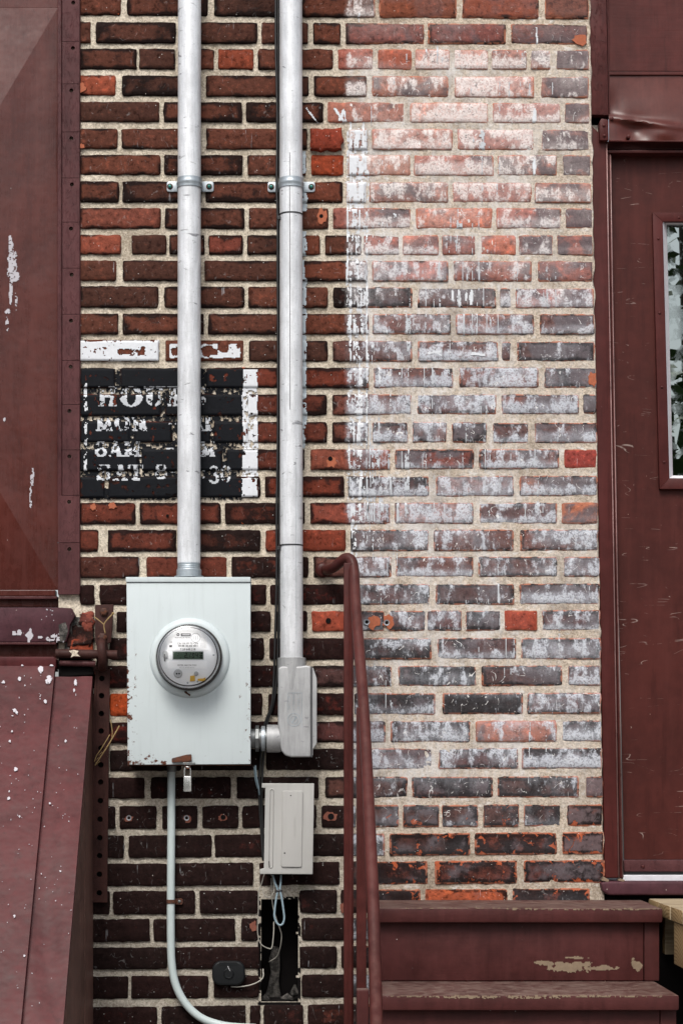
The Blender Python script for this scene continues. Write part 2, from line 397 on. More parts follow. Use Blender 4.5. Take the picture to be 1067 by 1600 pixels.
def metal_material(name, col=(0.60, 0.61, 0.62), rough=0.42, metal=0.55, marks=0.5, rust=0.0, speckle=0.25):
    k = NB(name); pos = k.pos()
    n1 = k.noise(pos, 12, 5, 0.6); n2 = k.noise(k.vmath('MULTIPLY', pos, (1, 1, 0.12)), 130, 5, 0.65); n3 = k.noise(pos, 260, 4, 0.7)
    c = k.mix(k.step(k.add(k.mul(n1, 0.5), k.mul(n2, 0.5)), 0.35, 0.65), tuple(v * 0.80 for v in col), tuple(min(1, v * 1.12) for v in col))
    c = k.mix(k.mul(k.step(n3, 0.52, 0.70), speckle), c, tuple(v * 0.5 for v in col))
    if marks:
        m = k.noise(k.vmath('MULTIPLY', pos, (1.0, 1, 3.4)), 26, 3, 0.55, 0.7)
        c = k.mix(k.mul(k.step(m, 0.655, 0.72), marks), c, (0.10, 0.10, 0.11))
    r = k.add(rough - 0.1, k.mul(n1, 0.2)); mt = metal
    if rust:
        rn = k.noise(pos, 55, 7, 0.7); rm = k.step(rn, 0.70 - rust, 0.78 - rust)
        c = k.mix(rm, c, k.mix(n3, (0.035, 0.012, 0.008), (0.16, 0.055, 0.025))); r = k.add(r, k.mul(rm, 0.4)); mt = k.sub(metal, k.mul(rm, metal))
    return k.done(c, r, mt, k.bump(k.add(n3, k.mul(n2, 0.6)), 0.25, 0.0006))

def enamel_material(name, col, rough=0.42, chips=0.0, edge=None, var=0.05, spec=0.4):
    """baked enamel on sheet steel; rust creeps in from the given box of edges (x0, x1, z0, z1)"""
    k = NB(name); pos = k.pos(); x, y, z = k.xyz(pos)
    n1 = k.noise(pos, 14, 5, 0.6); n2 = k.noise(pos, 60, 7, 0.72); n3 = k.noise(pos, 700, 2, 0.6)
    c = k.mix(n1, tuple(v * (1 - var) for v in col), tuple(min(1, v * (1 + var)) for v in col))
    st = k.noise(k.vmath('MULTIPLY', pos, (1, 1, 0.06)), 70, 5, 0.65); c = k.mix(k.step(st, 0.5, 0.72, 0, 0.5), c, tuple(v * 0.86 for v in col))
    gr = k.noise(pos, 160, 4, 0.7); c = k.mix(k.step(gr, 0.68, 0.74, 0, 0.35), c, tuple(v * 0.45 for v in col))
    rg = k.add(rough, k.mul(n1, 0.1))
    if edge:
        x0, x1, z0, z1 = edge
        dist = k.math('MINIMUM', k.mul(k.sub(x, x0), 1.3), k.add(k.sub(z, z0), k.mul(k.step(x, x0 + 0.06, x0 + 0.16), 0.03)))
        dist = k.math('MINIMUM', dist, k.add(k.sub(x1, x), 0.02)); dist = k.add(dist, k.step(z, z0 + 0.16, z0 + 0.45, -0.012, 0.03))
        rm = k.step(k.sub(n2, k.math('MULTIPLY', dist, 3.2)), 0.53, 0.57)
        sp_d, sp_c = k.voro(pos, 48); r_, g_, b_ = k.xyz(sp_c)
        sp = k.mul(k.step(k.add(sp_d, k.mul(n2, 0.1)), 0.10, 0.13, 1, 0), k.step(r_, 0.965, 0.97)); rm = k.math('MAXIMUM', rm, sp)
        c = k.mix(rm, c, k.mix(n2, (0.02, 0.009, 0.007), (0.13, 0.04, 0.02))); rg = k.add(rg, k.mul(rm, 0.4))
    return k.done(c, rg, 0.0, k.bump(k.add(n3, k.mul(n1, 2.0)), 0.12, 0.0008), spec)

def plain(name, col, rough=0.5, metal=0.0, spec=0.5, var=0.2, scale=60, bump=0.2, **kw):
    k = NB(name); pos = k.pos(); n = k.noise(pos, scale, 5, 0.65)
    c = k.mix(n, tuple(v * (1 - var) for v in col), tuple(min(1, v * (1 + var)) for v in col))
    return k.done(c, rough, metal, k.bump(n, bump, 0.001), spec, **kw)

def wood_end_material():
    k = NB('weathered_pine'); pos = k.pos(); nor = k.n('ShaderNodeNewGeometry').outputs['Normal']; nx, ny, nz = k.xyz(nor)
    p = k.vmath('SUBTRACT', pos, (0.9, -0.30, 0.30)); d = k.n('ShaderNodeVectorMath', operation='LENGTH'); k.put(d.inputs[0], k.vmath('MULTIPLY', p, (0.0, 1, 1)))
    w = k.noise(pos, 9, 3, 0.5); ring = k.math('SINE', k.mul(k.add(d.outputs['Value'], k.mul(w, 0.03)), 720.0))
    g = k.noise(k.vmath('MULTIPLY', pos, (0.06, 1, 1)), 130, 5, 0.65)
    endc = k.mix(k.step(ring, -0.3, 0.9), (0.36, 0.25, 0.125), (0.215, 0.135, 0.06))
    side = k.mix(k.step(g, 0.35, 0.65), (0.22, 0.17, 0.11), (0.38, 0.31, 0.21))
    c = k.mix(k.step(k.math('ABSOLUTE', nx), 0.5, 0.8), side, endc)
    return k.done(c, 0.8, 0.0, k.bump(g, 0.4, 0.001), 0.2)

def glass_material(name, tint=(1, 1, 1), gloss=0.06):
    """thin clear cover: transparent with a fresnel reflection"""
    k = NB(name); tr = k.n('ShaderNodeBsdfTransparent'); tr.inputs[0].default_value = (*tint, 1)
    gl = k.n('ShaderNodeBsdfGlossy'); gl.inputs['Roughness'].default_value = gloss; gl.inputs[0].default_value = (1, 1, 1, 1)
    fr = k.n('ShaderNodeFresnel'); fr.inputs[0].default_value = 1.5
    mx = k.n('ShaderNodeMixShader'); k.put(mx.inputs[0], fr.outputs[0]); k.put(mx.inputs[1], tr.outputs[0]); k.put(mx.inputs[2], gl.outputs[0])
    k.t.links.new(mx.outputs[0], k.out.inputs[0]); return k.m

M_SCUFF = (0.15, 0.11, 0.11)         # oxide brown paint
M = {}
M['brick'] = brick_material(); M['mortar'] = mortar_material()
M['panel'] = paint_material('brown_gloss_sheet', (0.070, 0.0155, 0.0110), 0.28, lump=0.0025, spec=0.36, specks=0.006, var=0.22, grain='v')
M['strip'] = paint_material('brown_thick_paint', (0.068, 0.0235, 0.0245), 0.50, lump=0.001, crackle=0.9, var=0.28, specks=0.004, speckcol=(0.4, 0.32, 0.28))
M['stone'] = paint_material('brown_painted_stone', (0.060, 0.0220, 0.0280), 0.55, lump=0.002, specks=0.10, speckcol=(0.48, 0.42, 0.36), var=0.3, crackle=0.3)
M['hatch'] = paint_material('brown_hatch_sheet', (0.068, 0.0150, 0.0160), 0.42, lump=0.004, specks=0.012, speckcol=(0.45, 0.42, 0.44), var=0.28)
M['cheek'] = paint_material('brown_worn_board', (0.13, 0.066, 0.052), 0.55, grain='v', chips=0.11, chipcol=(0.22, 0.17, 0.13), var=0.4)
M['jambwood'] = paint_material('brown_alligatored_wood', (0.068, 0.0165, 0.0150), 0.45, lump=0.002, crackle=1.4, grain='v', var=0.3)
M['frame'] = paint_material('brown_steel_frame', (0.060, 0.0130, 0.0115), 0.42, lump=0.001, specks=0.004, var=0.2)
M['door'] = paint_material('brown_door_skin', (0.053, 0.0112, 0.0085), 0.50, lump=0.001, specks=0.010, speckcol=(0.28, 0.18, 0.15), var=0.22, scratch=0.55)
M['transom'] = paint_material('brown_brushed_board', (0.064, 0.0150, 0.0130), 0.50, lump=0.002, grain='h', var=0.2)
M['flash'] = paint_material('brown_flashing', (0.074, 0.0150, 0.0105), 0.34, spec=0.3, lump=0.0008, var=0.2, specks=0.004)
M['step'] = paint_material('brown_step_paint', (0.058, 0.0165, 0.0155), 0.50, lump=0.002, grain='h', specks=0.014, dust=0.75, chips=0.045, chipcol=(0.36, 0.25, 0.13), var=0.25)
M['rail'] = paint_material('brown_rail_paint', (0.060, 0.0145, 0.0125), 0.36, lump=0.0006, specks=0.006, var=0.3, dust=0.2)
M['galv'] = metal_material('galvanised_pipe', (0.64, 0.655, 0.675), 0.42, 0.25, 0.7, speckle=0.4)
M['zinc'] = metal_material('zinc_strap', (0.36, 0.40, 0.43), 0.42, 0.6, 0.2)
M['cast'] = metal_material('cast_aluminium', (0.36, 0.365, 0.37), 0.55, 0.35, 0.5, speckle=0.15)
M['darkzinc'] = metal_material('dull_zinc', (0.20, 0.21, 0.21), 0.45, 0.6, 0.3, rust=0.12)
M['rust'] = metal_material('rusty_steel', (0.05, 0.02, 0.014), 0.75, 0.1, 0.0, rust=0.25)
M['rustbrown'] = paint_material('brown_rusty_strap', (0.045, 0.017, 0.014), 0.6, lump=0.0005, chips=0.03, chipcol=(0.16, 0.05, 0.025), var=0.4, crackle=0.4)
_e0, _e1 = P(197, 1195, 0.115), P(392, 901, 0.115)
M['box'] = enamel_material('grey_enamel', (0.485, 0.540, 0.550), 0.45, edge=(_e0.x, _e1.x, _e0.z, _e1.z))
M['plaincover'] = enamel_material('grey_moulded_cover', (0.36, 0.355, 0.34), 0.55)
M['pvc'] = plain('pale_blue_grey_paint', (0.46, 0.53, 0.53), 0.42, var=0.12, scale=30)
M['white'] = plain('white_dial', (0.86, 0.88, 0.90), 0.5, var=0.03, bump=0.02)
M['ivory'] = plain('label_paper', (0.93, 0.94, 0.95), 0.6, var=0.03, bump=0.02)
M['black'] = plain('black_rubber', (0.010, 0.010, 0.011), 0.5)
M['void'] = plain('shade_black', (0.006, 0.005, 0.005), 0.9, spec=0.1)  # near black: painted shade of holes, gaps and under the deck; also display digits
M['ink'] = plain('grey_print', (0.06, 0.06, 0.065), 0.6, bump=0.0)
M['faint'] = plain('pale_print', (0.42, 0.43, 0.44), 0.6, bump=0.0)
M['lcd'] = plain('lcd_green', (0.055, 0.085, 0.062), 0.25, var=0.08, bump=0.0)
M['ring'] = metal_material('meter_ring', (0.035, 0.030, 0.028), 0.35, 0.5, 0.3, rust=0.05)
M['yellow'] = plain('yellow_tag', (0.62, 0.36, 0.02), 0.4)
M['brass'] = metal_material('padlock_steel', (0.66, 0.66, 0.64), 0.25, 0.9, 0.2)
M['glasscover'] = glass_material('clear_cover')
M['blue'] = plain('blue_cable', (0.22, 0.30, 0.345), 0.45)
M['wire'] = plain('white_wire', (0.30, 0.285, 0.25), 0.5)
M['device'] = plain('black_plastic', (0.006, 0.007, 0.008), 0.5, spec=0.25)
M['screwgreen'] = plain('green_screw', (0.02, 0.12, 0.10), 0.35, 0.4)
M['lead'] = plain('lead_anchor', (0.30, 0.33, 0.36), 0.4, 0.6)
M['bead'] = paint_material('highlight_bead', (0.27, 0.155, 0.145), 0.3, lump=0, spec=0.5)  # pale base colour paints the highlight along the jamb edges
M['dullspall'] = plain('dull_spall', (0.17, 0.055, 0.035), 0.9, var=0.5, scale=150, bump=0.6)
M['orange'] = plain('orange_spall', (0.33, 0.095, 0.045), 0.9, var=0.4, scale=150, bump=0.6)
M['twig'] = plain('dry_stem', (0.28, 0.19, 0.08), 0.8)
M['pine'] = wood_end_material()
M['paintblack'] = plain('black_sign_paint', (0.0050, 0.0058, 0.0080), 0.7, spec=0.12, var=0.5, scale=90, bump=0.5)
M['paintwhite'] = plain('white_sign_paint', (0.58, 0.60, 0.63), 0.6, var=0.16, scale=120, bump=0.4)
M['whitebead'] = plain('white_glazing_bead', (0.58, 0.55, 0.58), 0.5, var=0.12)
M['paintletter'] = plain('worn_letter_paint', (0.44, 0.46, 0.49), 0.6, var=0.3, scale=160, bump=0.4)
M['paintblue'] = plain('pale_blue_drips', (0.46, 0.52, 0.56), 0.6, var=0.25, scale=120)
M['splat'] = plain('dried_white_splash', (0.43, 0.41, 0.44), 0.65, var=0.15, scale=120)
M['scuff'] = plain('grey_scuff', (0.12, 0.085, 0.085), 0.6)
M['tan'] = plain('bare_wood', (0.20, 0.145, 0.095), 0.8, var=0.35, scale=90, bump=0.5)
M['threshold'] = plain('worn_threshold', (0.55, 0.55, 0.58), 0.5, var=0.25, scale=50)
k_ = NB('door_glass'); M['pane'] = k_.done((0.27, 0.30, 0.29), k_.step(k_.noise(k_.pos(), 22, 4, 0.6, 1.5), 0.45, 0.62, 0.006, 0.05), 1.0, None)
k_ = NB('ground_concrete'); n_ = k_.noise(k_.pos(), 3, 6, 0.65); M['ground'] = k_.done(k_.mix(n_, (0.12, 0.115, 0.11), (0.22, 0.21, 0.20)), 0.9)
M['leaf'] = plain('green_leaf', (0.055, 0.105, 0.025), 0.5, var=0.5, scale=6)
M['bark'] = plain('bark', (0.09, 0.07, 0.05), 0.9)
M['render'] = plain('pale_render', (0.80, 0.82, 0.78), 0.9, var=0.08, scale=3)
# ------------------------------------------------------------------ ground
tag(mk('ground', ([(-40, -40, 0), (40, -40, 0), (40, 0.4, 0), (-40, 0.4, 0)], [(0, 1, 2, 3)]), M['ground']), kind='structure')

# ------------------------------------------------------------------ the brick wall
# courses: top and bottom edge at x = 130, at x = 900, then the bricks as (left, right) in photo pixels
COURSES = [
 (-10, 23.5, -4, 30, [(125,189),(199,325),(335,461),(471,586),(592,713),(721,841),(851,919)]),
 (34, 67, 38, 70, [(125,142),(150,275),(283,402),(409,481),(489,532),(540,663),(668,790),(797,918)]),
 (76, 108, 78, 109, [(125,214),(218,274),(281,335),(341,396),(403,520),(528,582),(590,643),(648,702),(709,762),(768,822),(829,860),(868,919)]),
 (117.5, 149, 120, 153, [(125,181),(191,313),(322,437),(445,482),(490,573),(581,700),(710,834),(844,919)]),
 (159, 190, 161, 192.6, [(125,249),(256,378),(384,505),(512,632),(640,762),(769,875),(882,920)]),
 (201, 232, 202, 235, [(125,184),(190,314),(323,437),(444,480),(485,535),(545,574),(581,707),(714,833),(845,920)]),
 (242, 273, 242.5, 275, [(125,251),(257,379),(387,478),(486,536),(544,641),(647,771),(777,869),(879,922)]),
 (283, 316, 286, 317, [(125,187),(192,315),(322,440),(447,535),(541,571),(577,700),(706,830),(835,923)]),
 (325, 357, 325.6, 357.7, [(125,252),(258,382),(389,513),(520,642),(650,769),(775,876),(883,925)]),
 (367, 397, 368, 399, [(125,189),(206,260),(265,320),(326,380),(386,437),(444,500),(508,564),(569,624),(629,685),(690,743),(750,805),(810,863),(870,925)]),
 (407, 438.5, 408, 440, [(125,182),(192,314),(320,438),(446,573),(581,700),(708,830),(840,926)]),
 (447, 480.6, 450.5, 481, [(125,248),(257,382),(388,512),(520,644),(652,774),(781,798),(805,927)]),
 (490, 522, 491, 522.7, [(125,185),(192,319),(325,438),(446,576),(582,704),(712,834),(843,928)]),
 (531, 564, 534, 565, [(123,249),(259,380),(389,512),(520,644),(653,778),(784,798),(807,929)]),
 (575, 606, 574, 606, [(125,180),(189,316),(322,438),(446,576),(584,708),(717,841),(850,931)]),
 (616, 650, 616.5, 647, [(125,251),(259,380),(387,511),(519,643),(651,775),(783,904),(910,931)]),
 (658, 691, 660.6, 692, [(125,203),(211,269),(277,329),(334,387),(396,511),(519,575),(582,637),(644,697),(706,760),(770,825),(835,932)]),
 (702, 736, 702, 732, [(125,216),(222,347),(354,476),(485,609),(617,740),(748,873),(881,932)]),
 (745, 778, 743.5, 775, [(125,164),(170,288),(296,407),(414,538),(544,670),(681,802),(811,933)]),
 (785.5, 819, 785.6, 818, [(125,212),(219,345),(352,476),(485,610),(616,739),(748,870),(877,933)]),
 (828, 862, 827.6, 860.6, [(125,154),(169,276),(283,407),(415,540),(548,670),(677,802),(812,934)]),
 (870, 903, 870, 901, [(125,218),(229,354),(362,482),(490,611),(618,739),(747,870),(880,936)]),
 (914, 945, 912, 944.5, [(125,148),(156,281),(289,416),(422,540),(547,671),(680,803),(811,936)]),
 (956, 988, 953.6, 985, [(127,147),(153,176),(183,297),(304,423),(430,480),(487,541),(549,600),(608,664),(667,721),(727,782),(788,839),(846,937)]),
 (997, 1031, 997, 1030, [(110,146),(172,288),(296,413),(421,540),(548,674),(682,806),(813,938)]),
 (1040, 1075, 1040, 1071, [(110,230),(238,352),(360,480),(488,612),(622,744),(752,878),(887,937)]),
 (1084, 1119, 1082.7, 1115, [(110,164),(172,285),(293,410),(419,544),(553,680),(691,816),(823,938)]),
 (1129, 1162, 1125.6, 1158.6, [(110,227),(235,352),(360,475),(484,602),(610,734),(743,869),(878,939)]),
 (1172, 1205, 1168, 1200.6, [(110,164),(172,284),(292,408),(416,540),(548,676),(684,809),(815,940)]),
 (1215, 1248, 1213, 1246, [(110,226),(236,361),(370,498),(508,637),(643,770),(776,904),(915,941)]),
 (1259.6, 1295.5, 1257, 1291, [(110,181),(187,245),(254,309),(316,373),(379,433),(441,494),(502,556),(563,623),(629,686),(690,746),(755,810),(818,876),(885,941)]),
 (1306, 1341, 1300, 1334.6, [(110,194),(201,331),(336,465),(473,601),(608,734),(741,870),(878,942)]),
 (1350, 1385, 1343.7, 1380, [(110,262),(270,396),(406,530),(538,668),(679,807),(817,944)]),
 (1393, 1429, 1388, 1424, [(110,172),(177,305),(312,403),(468,526),(532,657),(664,793),(800,921)]),
 (1436.5, 1472, 1432, 1467, [(110,234),(240,368),(377,403),(471,598),(606,730),(738,862),(870,944)]),
 (1481, 1515, 1476, 1510, [(110,262),(270,405),(468,526),(533,660),(668,794),(802,930)]),
 (1526, 1561, 1520, 1555, [(110,201),(205,326),(334,405),(471,598),(606,730),(738,862),(870,944)]),
 (1574, 1610, 1565, 1600, [(110,246),(253,384),(391,407),(412,474),(481,605),(613,740),(748,872),(880,944)]),
 (1619, 1655, 1612, 1647, [(110,205),(213,340),(348,475),(483,610),(618,745)]),
]
HOLE = (407, 1405, 466, 1566)              # the open chase under the telephone box
B = (0.155, 0.050, 0.030)
FIX = {  # single bricks that differ from their neighbours: (x, y) -> colour, soot, film
 (906,717): ((0.30,0.055,0.042),2,0.0), (813,968): ((0.33,0.062,0.035),2,0.03), (510,258): ((0.26,0.045,0.018),22,0.0),
 (510,216): ((0.24,0.042,0.022),22,0.0), (905,802): ((0.44,0.14,0.075),30,0.12), (514,970): ((0.33,0.065,0.035),8,0.0),
 (229,1101): ((0.42,0.065,0.018),10,0.0), (153,133): ((0.27,0.062,0.032),28,0.0), (157,382): ((0.25,0.062,0.036),30,0.0),
 (368,92): ((0.23,0.05,0.025),32,0.0), (777,383): ((0.42,0.13,0.08),8,0.42), (709,342): ((0.42,0.15,0.10),15,0.32),
 (547,718): ((0.17,0.05,0.032),30,0.55), (547,802): ((0.17,0.045,0.03),38,0.58), (353,381): ((0.20,0.05,0.032),40,0.0),
 (128,1014): ((0.30,0.06,0.03),38,0.0), (137,972): ((0.24,0.06,0.04),35,0.0), (255,342): ((0.16,0.05,0.032),36,0.0), (188,342): ((0.19,0.055,0.035),34,0.0),
 (415,552): ((0.16,0.04,0.025),50,0.0), (660,382): ((0.40,0.14,0.10),8,0.40), (658,93): ((0.50,0.22,0.17),0,0.70), (735,93): ((0.50,0.22,0.17),4,0.62),
 (617,93): ((0.33,0.075,0.04),6,0.22), (555,93): ((0.34,0.10,0.07),14,0.30), (701,177): ((0.52,0.27,0.22),0,0.72), (772,133): ((0.46,0.22,0.18),0,0.66),
 (822,177): ((0.40,0.18,0.15),4,0.60), (640,133): ((0.33,0.12,0.08),14,0.38), (773,217): ((0.40,0.18,0.15),4,0.62), (644,217): ((0.42,0.19,0.15),4,0.56),
 (592,258): ((0.42,0.19,0.14),4,0.52), (572,177): ((0.36,0.13,0.09),8,0.36), (709,258): ((0.36,0.13,0.10),22,0.50), (768,301): ((0.38,0.16,0.13),18,0.56),
 (769,425): ((0.26,0.09,0.065),30,0.36), (866,466): ((0.30,0.10,0.08),28,0.44), (613,506): ((0.10,0.04,0.035),45,0.56), (582,466): ((0.07,0.025,0.02),55,0.36),
 (757,508): ((0.22,0.10,0.08),30,0.58), (869,549): ((0.09,0.045,0.04),48,0.34), (887,591): ((0.09,0.04,0.035),45,0.36), (678,717): ((0.15,0.035,0.022),42,0.34),
 (709,632): ((0.12,0.03,0.02),42,0.56), (607,759): ((0.06,0.02,0.016),50,0.55), (741,759): ((0.16,0.08,0.07),38,0.52), (872,759): ((0.20,0.10,0.08),38,0.46),
 (678,802): ((0.24,0.12,0.10),34,0.56), (809,802): ((0.10,0.045,0.04),42,0.54), (807,1142): ((0.30,0.12,0.085),18,0.40), (757,1100): ((0.05,0.025,0.02),62,0.36),
 (670,1231): ((0.09,0.03,0.024),52,0.26), (706,1231): ((0.09,0.03,0.024),52,0.28), (928,1229): ((0.36,0.10,0.05),30,0.08), (913,1274): ((0.34,0.09,0.045),46,0.05),
 (671,1317): ((0.09,0.035,0.028),52,0.04), (805,1317): ((0.20,0.05,0.03),58,0.03), (910,1317): ((0.36,0.085,0.04),42,0.02), (880,1362): ((0.12,0.04,0.032),46,0.03),
 (728,1405): ((0.40,0.09,0.04),40,0.0),
}
def tone(cx, cy, r):
    for (fx, fy), v in FIX.items():
        if abs(fx - cx) < 22 and abs(fy - cy) < 12: return ((v[0][0] * .78, v[0][1] * .85, v[0][2] * .9) if v[2] < .13 else ((v[0][0] * .84, v[0][1] * .95, v[0][2]) if cy < 330 else v[0]), v[1], v[2])
    u = r.random(); w = r.random()
    if cx < 540:
        if cy < 560: c = tuple(a + (b - a) * u for a, b in zip((0.050, 0.0215, 0.0155), (0.108, 0.036, 0.0225))); s = 26 + 26 * w
        elif cy < 900: c = tuple(a + (b - a) * u for a, b in zip((0.055, 0.019, 0.0135), (0.125, 0.031, 0.019))); s = 32 + 26 * w
        elif cy < 1150: c = (0.075 + 0.05 * u, 0.022, 0.017); s = 56 + 12 * w
        else: c = (0.060 + 0.04 * u, 0.022, 0.018); s = 64 + 12 * w
        if cx > 470 and cy < 900: c = (c[0] * 1.25, c[1] * 1.1, c[2]); s -= 6
        if cx > 508: return c, s, 0.5
        return c, s, 0.0 if cy < 900 else 0.02
    fx_ = 1 - .62 * min(1, max(0, (cx - 790) / 110))
    if cy < 35: return (0.15 + 0.04 * u, 0.048, 0.026), 26 + 8 * w, 0.03
    if cy < 70: return (0.12 + 0.05 * u, 0.05, 0.042), 34 + 8 * w, 0.14
    if cy < 320: return (0.24 + 0.08 * u, 0.115 + 0.04 * u, 0.095 + .03 * u), 10 + 16 * w, (0.54 + 0.2 * w) * fx_
    if cy < 450: return (0.20 + 0.14 * u, 0.075 + 0.05 * u, 0.06 + 0.04 * u), 20 + 22 * w, (0.38 + 0.14 * u) * fx_
    if cy < 900: return (0.085 + 0.07 * u, 0.040 + .01 * u, 0.034), 34 + 18 * w, (0.36 + 0.34 * u) * (1 - .35 * min(1, max(0, (cx - 790) / 110)))
    if cy < 1210: return (0.070 + 0.03 * u, 0.036, 0.033), 40 + 20 * w, 0.34 + 0.28 * u
    if cy < 1298: return (0.080, 0.035, 0.028), 48 + 10 * w, 0.26 + 0.1 * u
    return (0.12 + 0.05 * u, 0.038, 0.027), 54 + 10 * w, 0.04

wall = thing('brick_wall', (0.1, 0.05, 0), 'old brick wall with pale gritty mortar, white stains and worn painted opening hours', 'wall')
wall['kind'] = 'thing'
k_ = NB('sooty_mortar'); M['soot_mortar'] = k_.done(k_.mix(k_.step(k_.noise(k_.pos(), 60, 6, .7), .4, .65), (0.02, 0.018, 0.016), (0.12, 0.11, 0.10)), 0.95, 0.0, k_.bump(k_.noise(k_.pos(), 90, 6, .7), 0.9, .004))
BRICKS = []   # (x0, x1, y0, y1, front height in metres)
def brick_bm(x0, x1, yt, yb, face, r, rough=1.0):
    """rounded, slightly uneven brick: outline rings at the back, at the arris and on the face, and a gently wavy face"""
    bm = bmesh.new(); rad = min(r.uniform(1.5, 4.5), (x1 - x0) / 3)
    slope = (yt[1] - yt[0], yb[1] - yb[0])
    w = x1 - x0; nx = max(4, int(w / 8)); ny = 4
    def pt(u, v): return x0 + w * u, (yt[0] + slope[0] * u) * (1 - v) + (yb[0] + slope[1] * u) * v
    j = [r.uniform(0, 100) for _ in range(3)]
    rows = []
    us = [0, 0.0 + 2.6 / w] + [2.6 / w + (1 - 5.2 / w) * i / nx for i in range(1, nx)] + [1 - 2.6 / w, 1]
    hh = yb[0] - yt[0]; vs2 = [0, 2.4 / hh] + [2.4 / hh + (1 - 4.8 / hh) * i / ny for i in range(1, ny)] + [1 - 2.4 / hh, 1]
    tilt = (r.uniform(-.0012, .0012), r.uniform(-.001, .001))
    for b_, v in enumerate(vs2):
        row = []
        for a_, u in enumerate(us):
            px, py = pt(u, v)
            # round the corners of the outline
            du = min(px - x0, x1 - px); dv = min(v, 1 - v) * hh
            if du < rad and dv < rad:
                k = rad - math.hypot(rad - du, rad - dv)
                if k < 0:
                    f = rad / math.hypot(rad - du, rad - dv)
                    sx = 1 if px - x0 < x1 - px else -1; sy = 1 if v < .5 else -1
                    px += sx * ((rad - du) - (rad - du) * f); py += sy * ((rad - dv) - (rad - dv) * f)
            q = Vector((px * .05 + j[0], py * .05 + j[1], j[2]))
            amp = 0.9 * rough if (a_ in (0, len(us) - 1) or b_ in (0, len(vs2) - 1)) else 0.5
            px += (mnoise.noise(q * 2.1) * 1.3 + mnoise.noise(q * 6.3) * .7) * amp; py += (mnoise.noise(q * 2.1 + Vector((7, 3, 1))) * 1.3 + mnoise.noise(q * 6.3 + Vector((1, 5, 2))) * .8) * amp
            rim = 0.0028 if (a_ in (0, len(us) - 1) or b_ in (0, len(vs2) - 1)) else 0.0
            zz = face - rim + mnoise.noise(q * 1.3 + Vector((3, 9, 2))) * 0.0011 * rough + tilt[0] * (u - .5) * 2 + tilt[1] * (v - .5) * 2
            row.append(bm.verts.new(P(px, py, zz)))
        rows.append(row)
    for a, b in zip(rows, rows[1:]):
        for i in range(len(a) - 1): bm.faces.new((a[i], a[i + 1], b[i + 1], b[i]))
    ring = rows[0][:] + [q[-1] for q in rows[1:]] + rows[-1][-2::-1] + [q[0] for q in rows[-2:0:-1]]
    back = [bm.verts.new((v.co.x, 0.055, v.co.z)) for v in ring]
    for i in range(len(ring)):
        k = (i + 1) % len(ring); bm.faces.new((ring[i], back[i], back[k], ring[k]))
    return bm
r_ = random.Random(3)
for ci, (tl, bl, tr, br_, row) in enumerate(COURSES):
    for (x0, x1) in row:
        L = lambda a, b, x: a + (b - a) * (x - 130) / 770
        yt = (L(tl, tr, x0), L(tl, tr, x1)); yb = (L(bl, br_, x0), L(bl, br_, x1))
        cx, cy = (x0 + x1) / 2, (sum(yt) + sum(yb)) / 4
        face = r_.uniform(-.0008, .0015); rough = 1.0
        if (x0, x1) == (485, 535): face, rough = 0.013, 4.5       # the spalled brick that sticks out
        if cx < 150 and 960 < cy < 1030: face, rough = 0.006, 3.5
        o = mk('brick', brick_bm(x0, x1, yt, yb, face, r_, rough), M['brick'], wall, smooth=True, angle=50)
        c, s, f = tone(cx, cy, r_)
        o.color = (*c, f); o.pass_index = int(s)
        BRICKS.append((x0, x1, min(yt), max(yb), face, yt, yb))
print('bricks', len(BRICKS))

# mortar: one rough sheet behind the bricks, open where the chase is
def mortar_h(px, py):
    right = min(1, max(0, (px - 500) / 120))
    base = -0.0062 + 0.0034 * right
    q = Vector((px * .02, py * .02, 0))
    return base + 0.0016 * mnoise.noise(q) + 0.0010 * mnoise.noise(q * 5) + 0.0009 * mnoise.noise(q * 14)
step_ = 3.4; X0_, X1_, Y0_, Y1_ = 92, 948, -40, 1660
nx = int((X1_ - X0_) / step_); ny = int((Y1_ - Y0_) / step_); vv = []; ff = []
for iy in range(ny + 1):
    for ix in range(nx + 1):
        px = X0_ + ix * step_; py = Y0_ + iy * step_
        edge_r = 921 + (py / 1380) * 22 + 3 * mnoise.noise(Vector((py * .04, 5, 0))); px = min(px, edge_r)
        vv.append(tuple(P(px, py, mortar_h(px, py))))
for iy in range(ny):
    for ix in range(nx):
        px = X0_ + (ix + .5) * step_; py = Y0_ + (iy + .5) * step_
        if HOLE[0] + 4 * mnoise.noise(Vector((3, py * .06, 0))) < px < HOLE[2] + 4 * mnoise.noise(Vector((9, py * .06, 0))) and HOLE[1] + 3 * mnoise.noise(Vector((px * .1, 0, 0))) < py < HOLE[3]: continue
        a = iy * (nx + 1) + ix; ff.append((a, a + 1, a + nx + 2, a + nx + 1))
tag(mk('mortar', (vv, ff), M['mortar'], wall, smooth=True))
# body of the wall behind it and down to the ground, with the chase cut in
bm = bmesh.new()
def wb(x0, x1, y0, y1, py0, py1):
    a, b = P(x0, py1), P(x1, py0); t = wbox(a.x, b.x, y0, y1, a.z, b.z); me = bpy.data.meshes.new('t'); t.to_mesh(me); t.free(); bm.from_mesh(me); bpy.data.meshes.remove(me)
wb(92, 404, 0.03, 0.3, -60, 1660); wb(469, 945, 0.03, 0.3, -60, 1660); wb(404, 469, 0.03, 0.3, -60, 1402); wb(404, 469, 0.03, 0.3, 1569, 1660); wb(404, 469, 0.14, 0.3, 1402, 1569)
wb(92, 945, 0.0, 0.3, 1660, 1763)
mk('wall_core', bm, M['mortar'], wall)
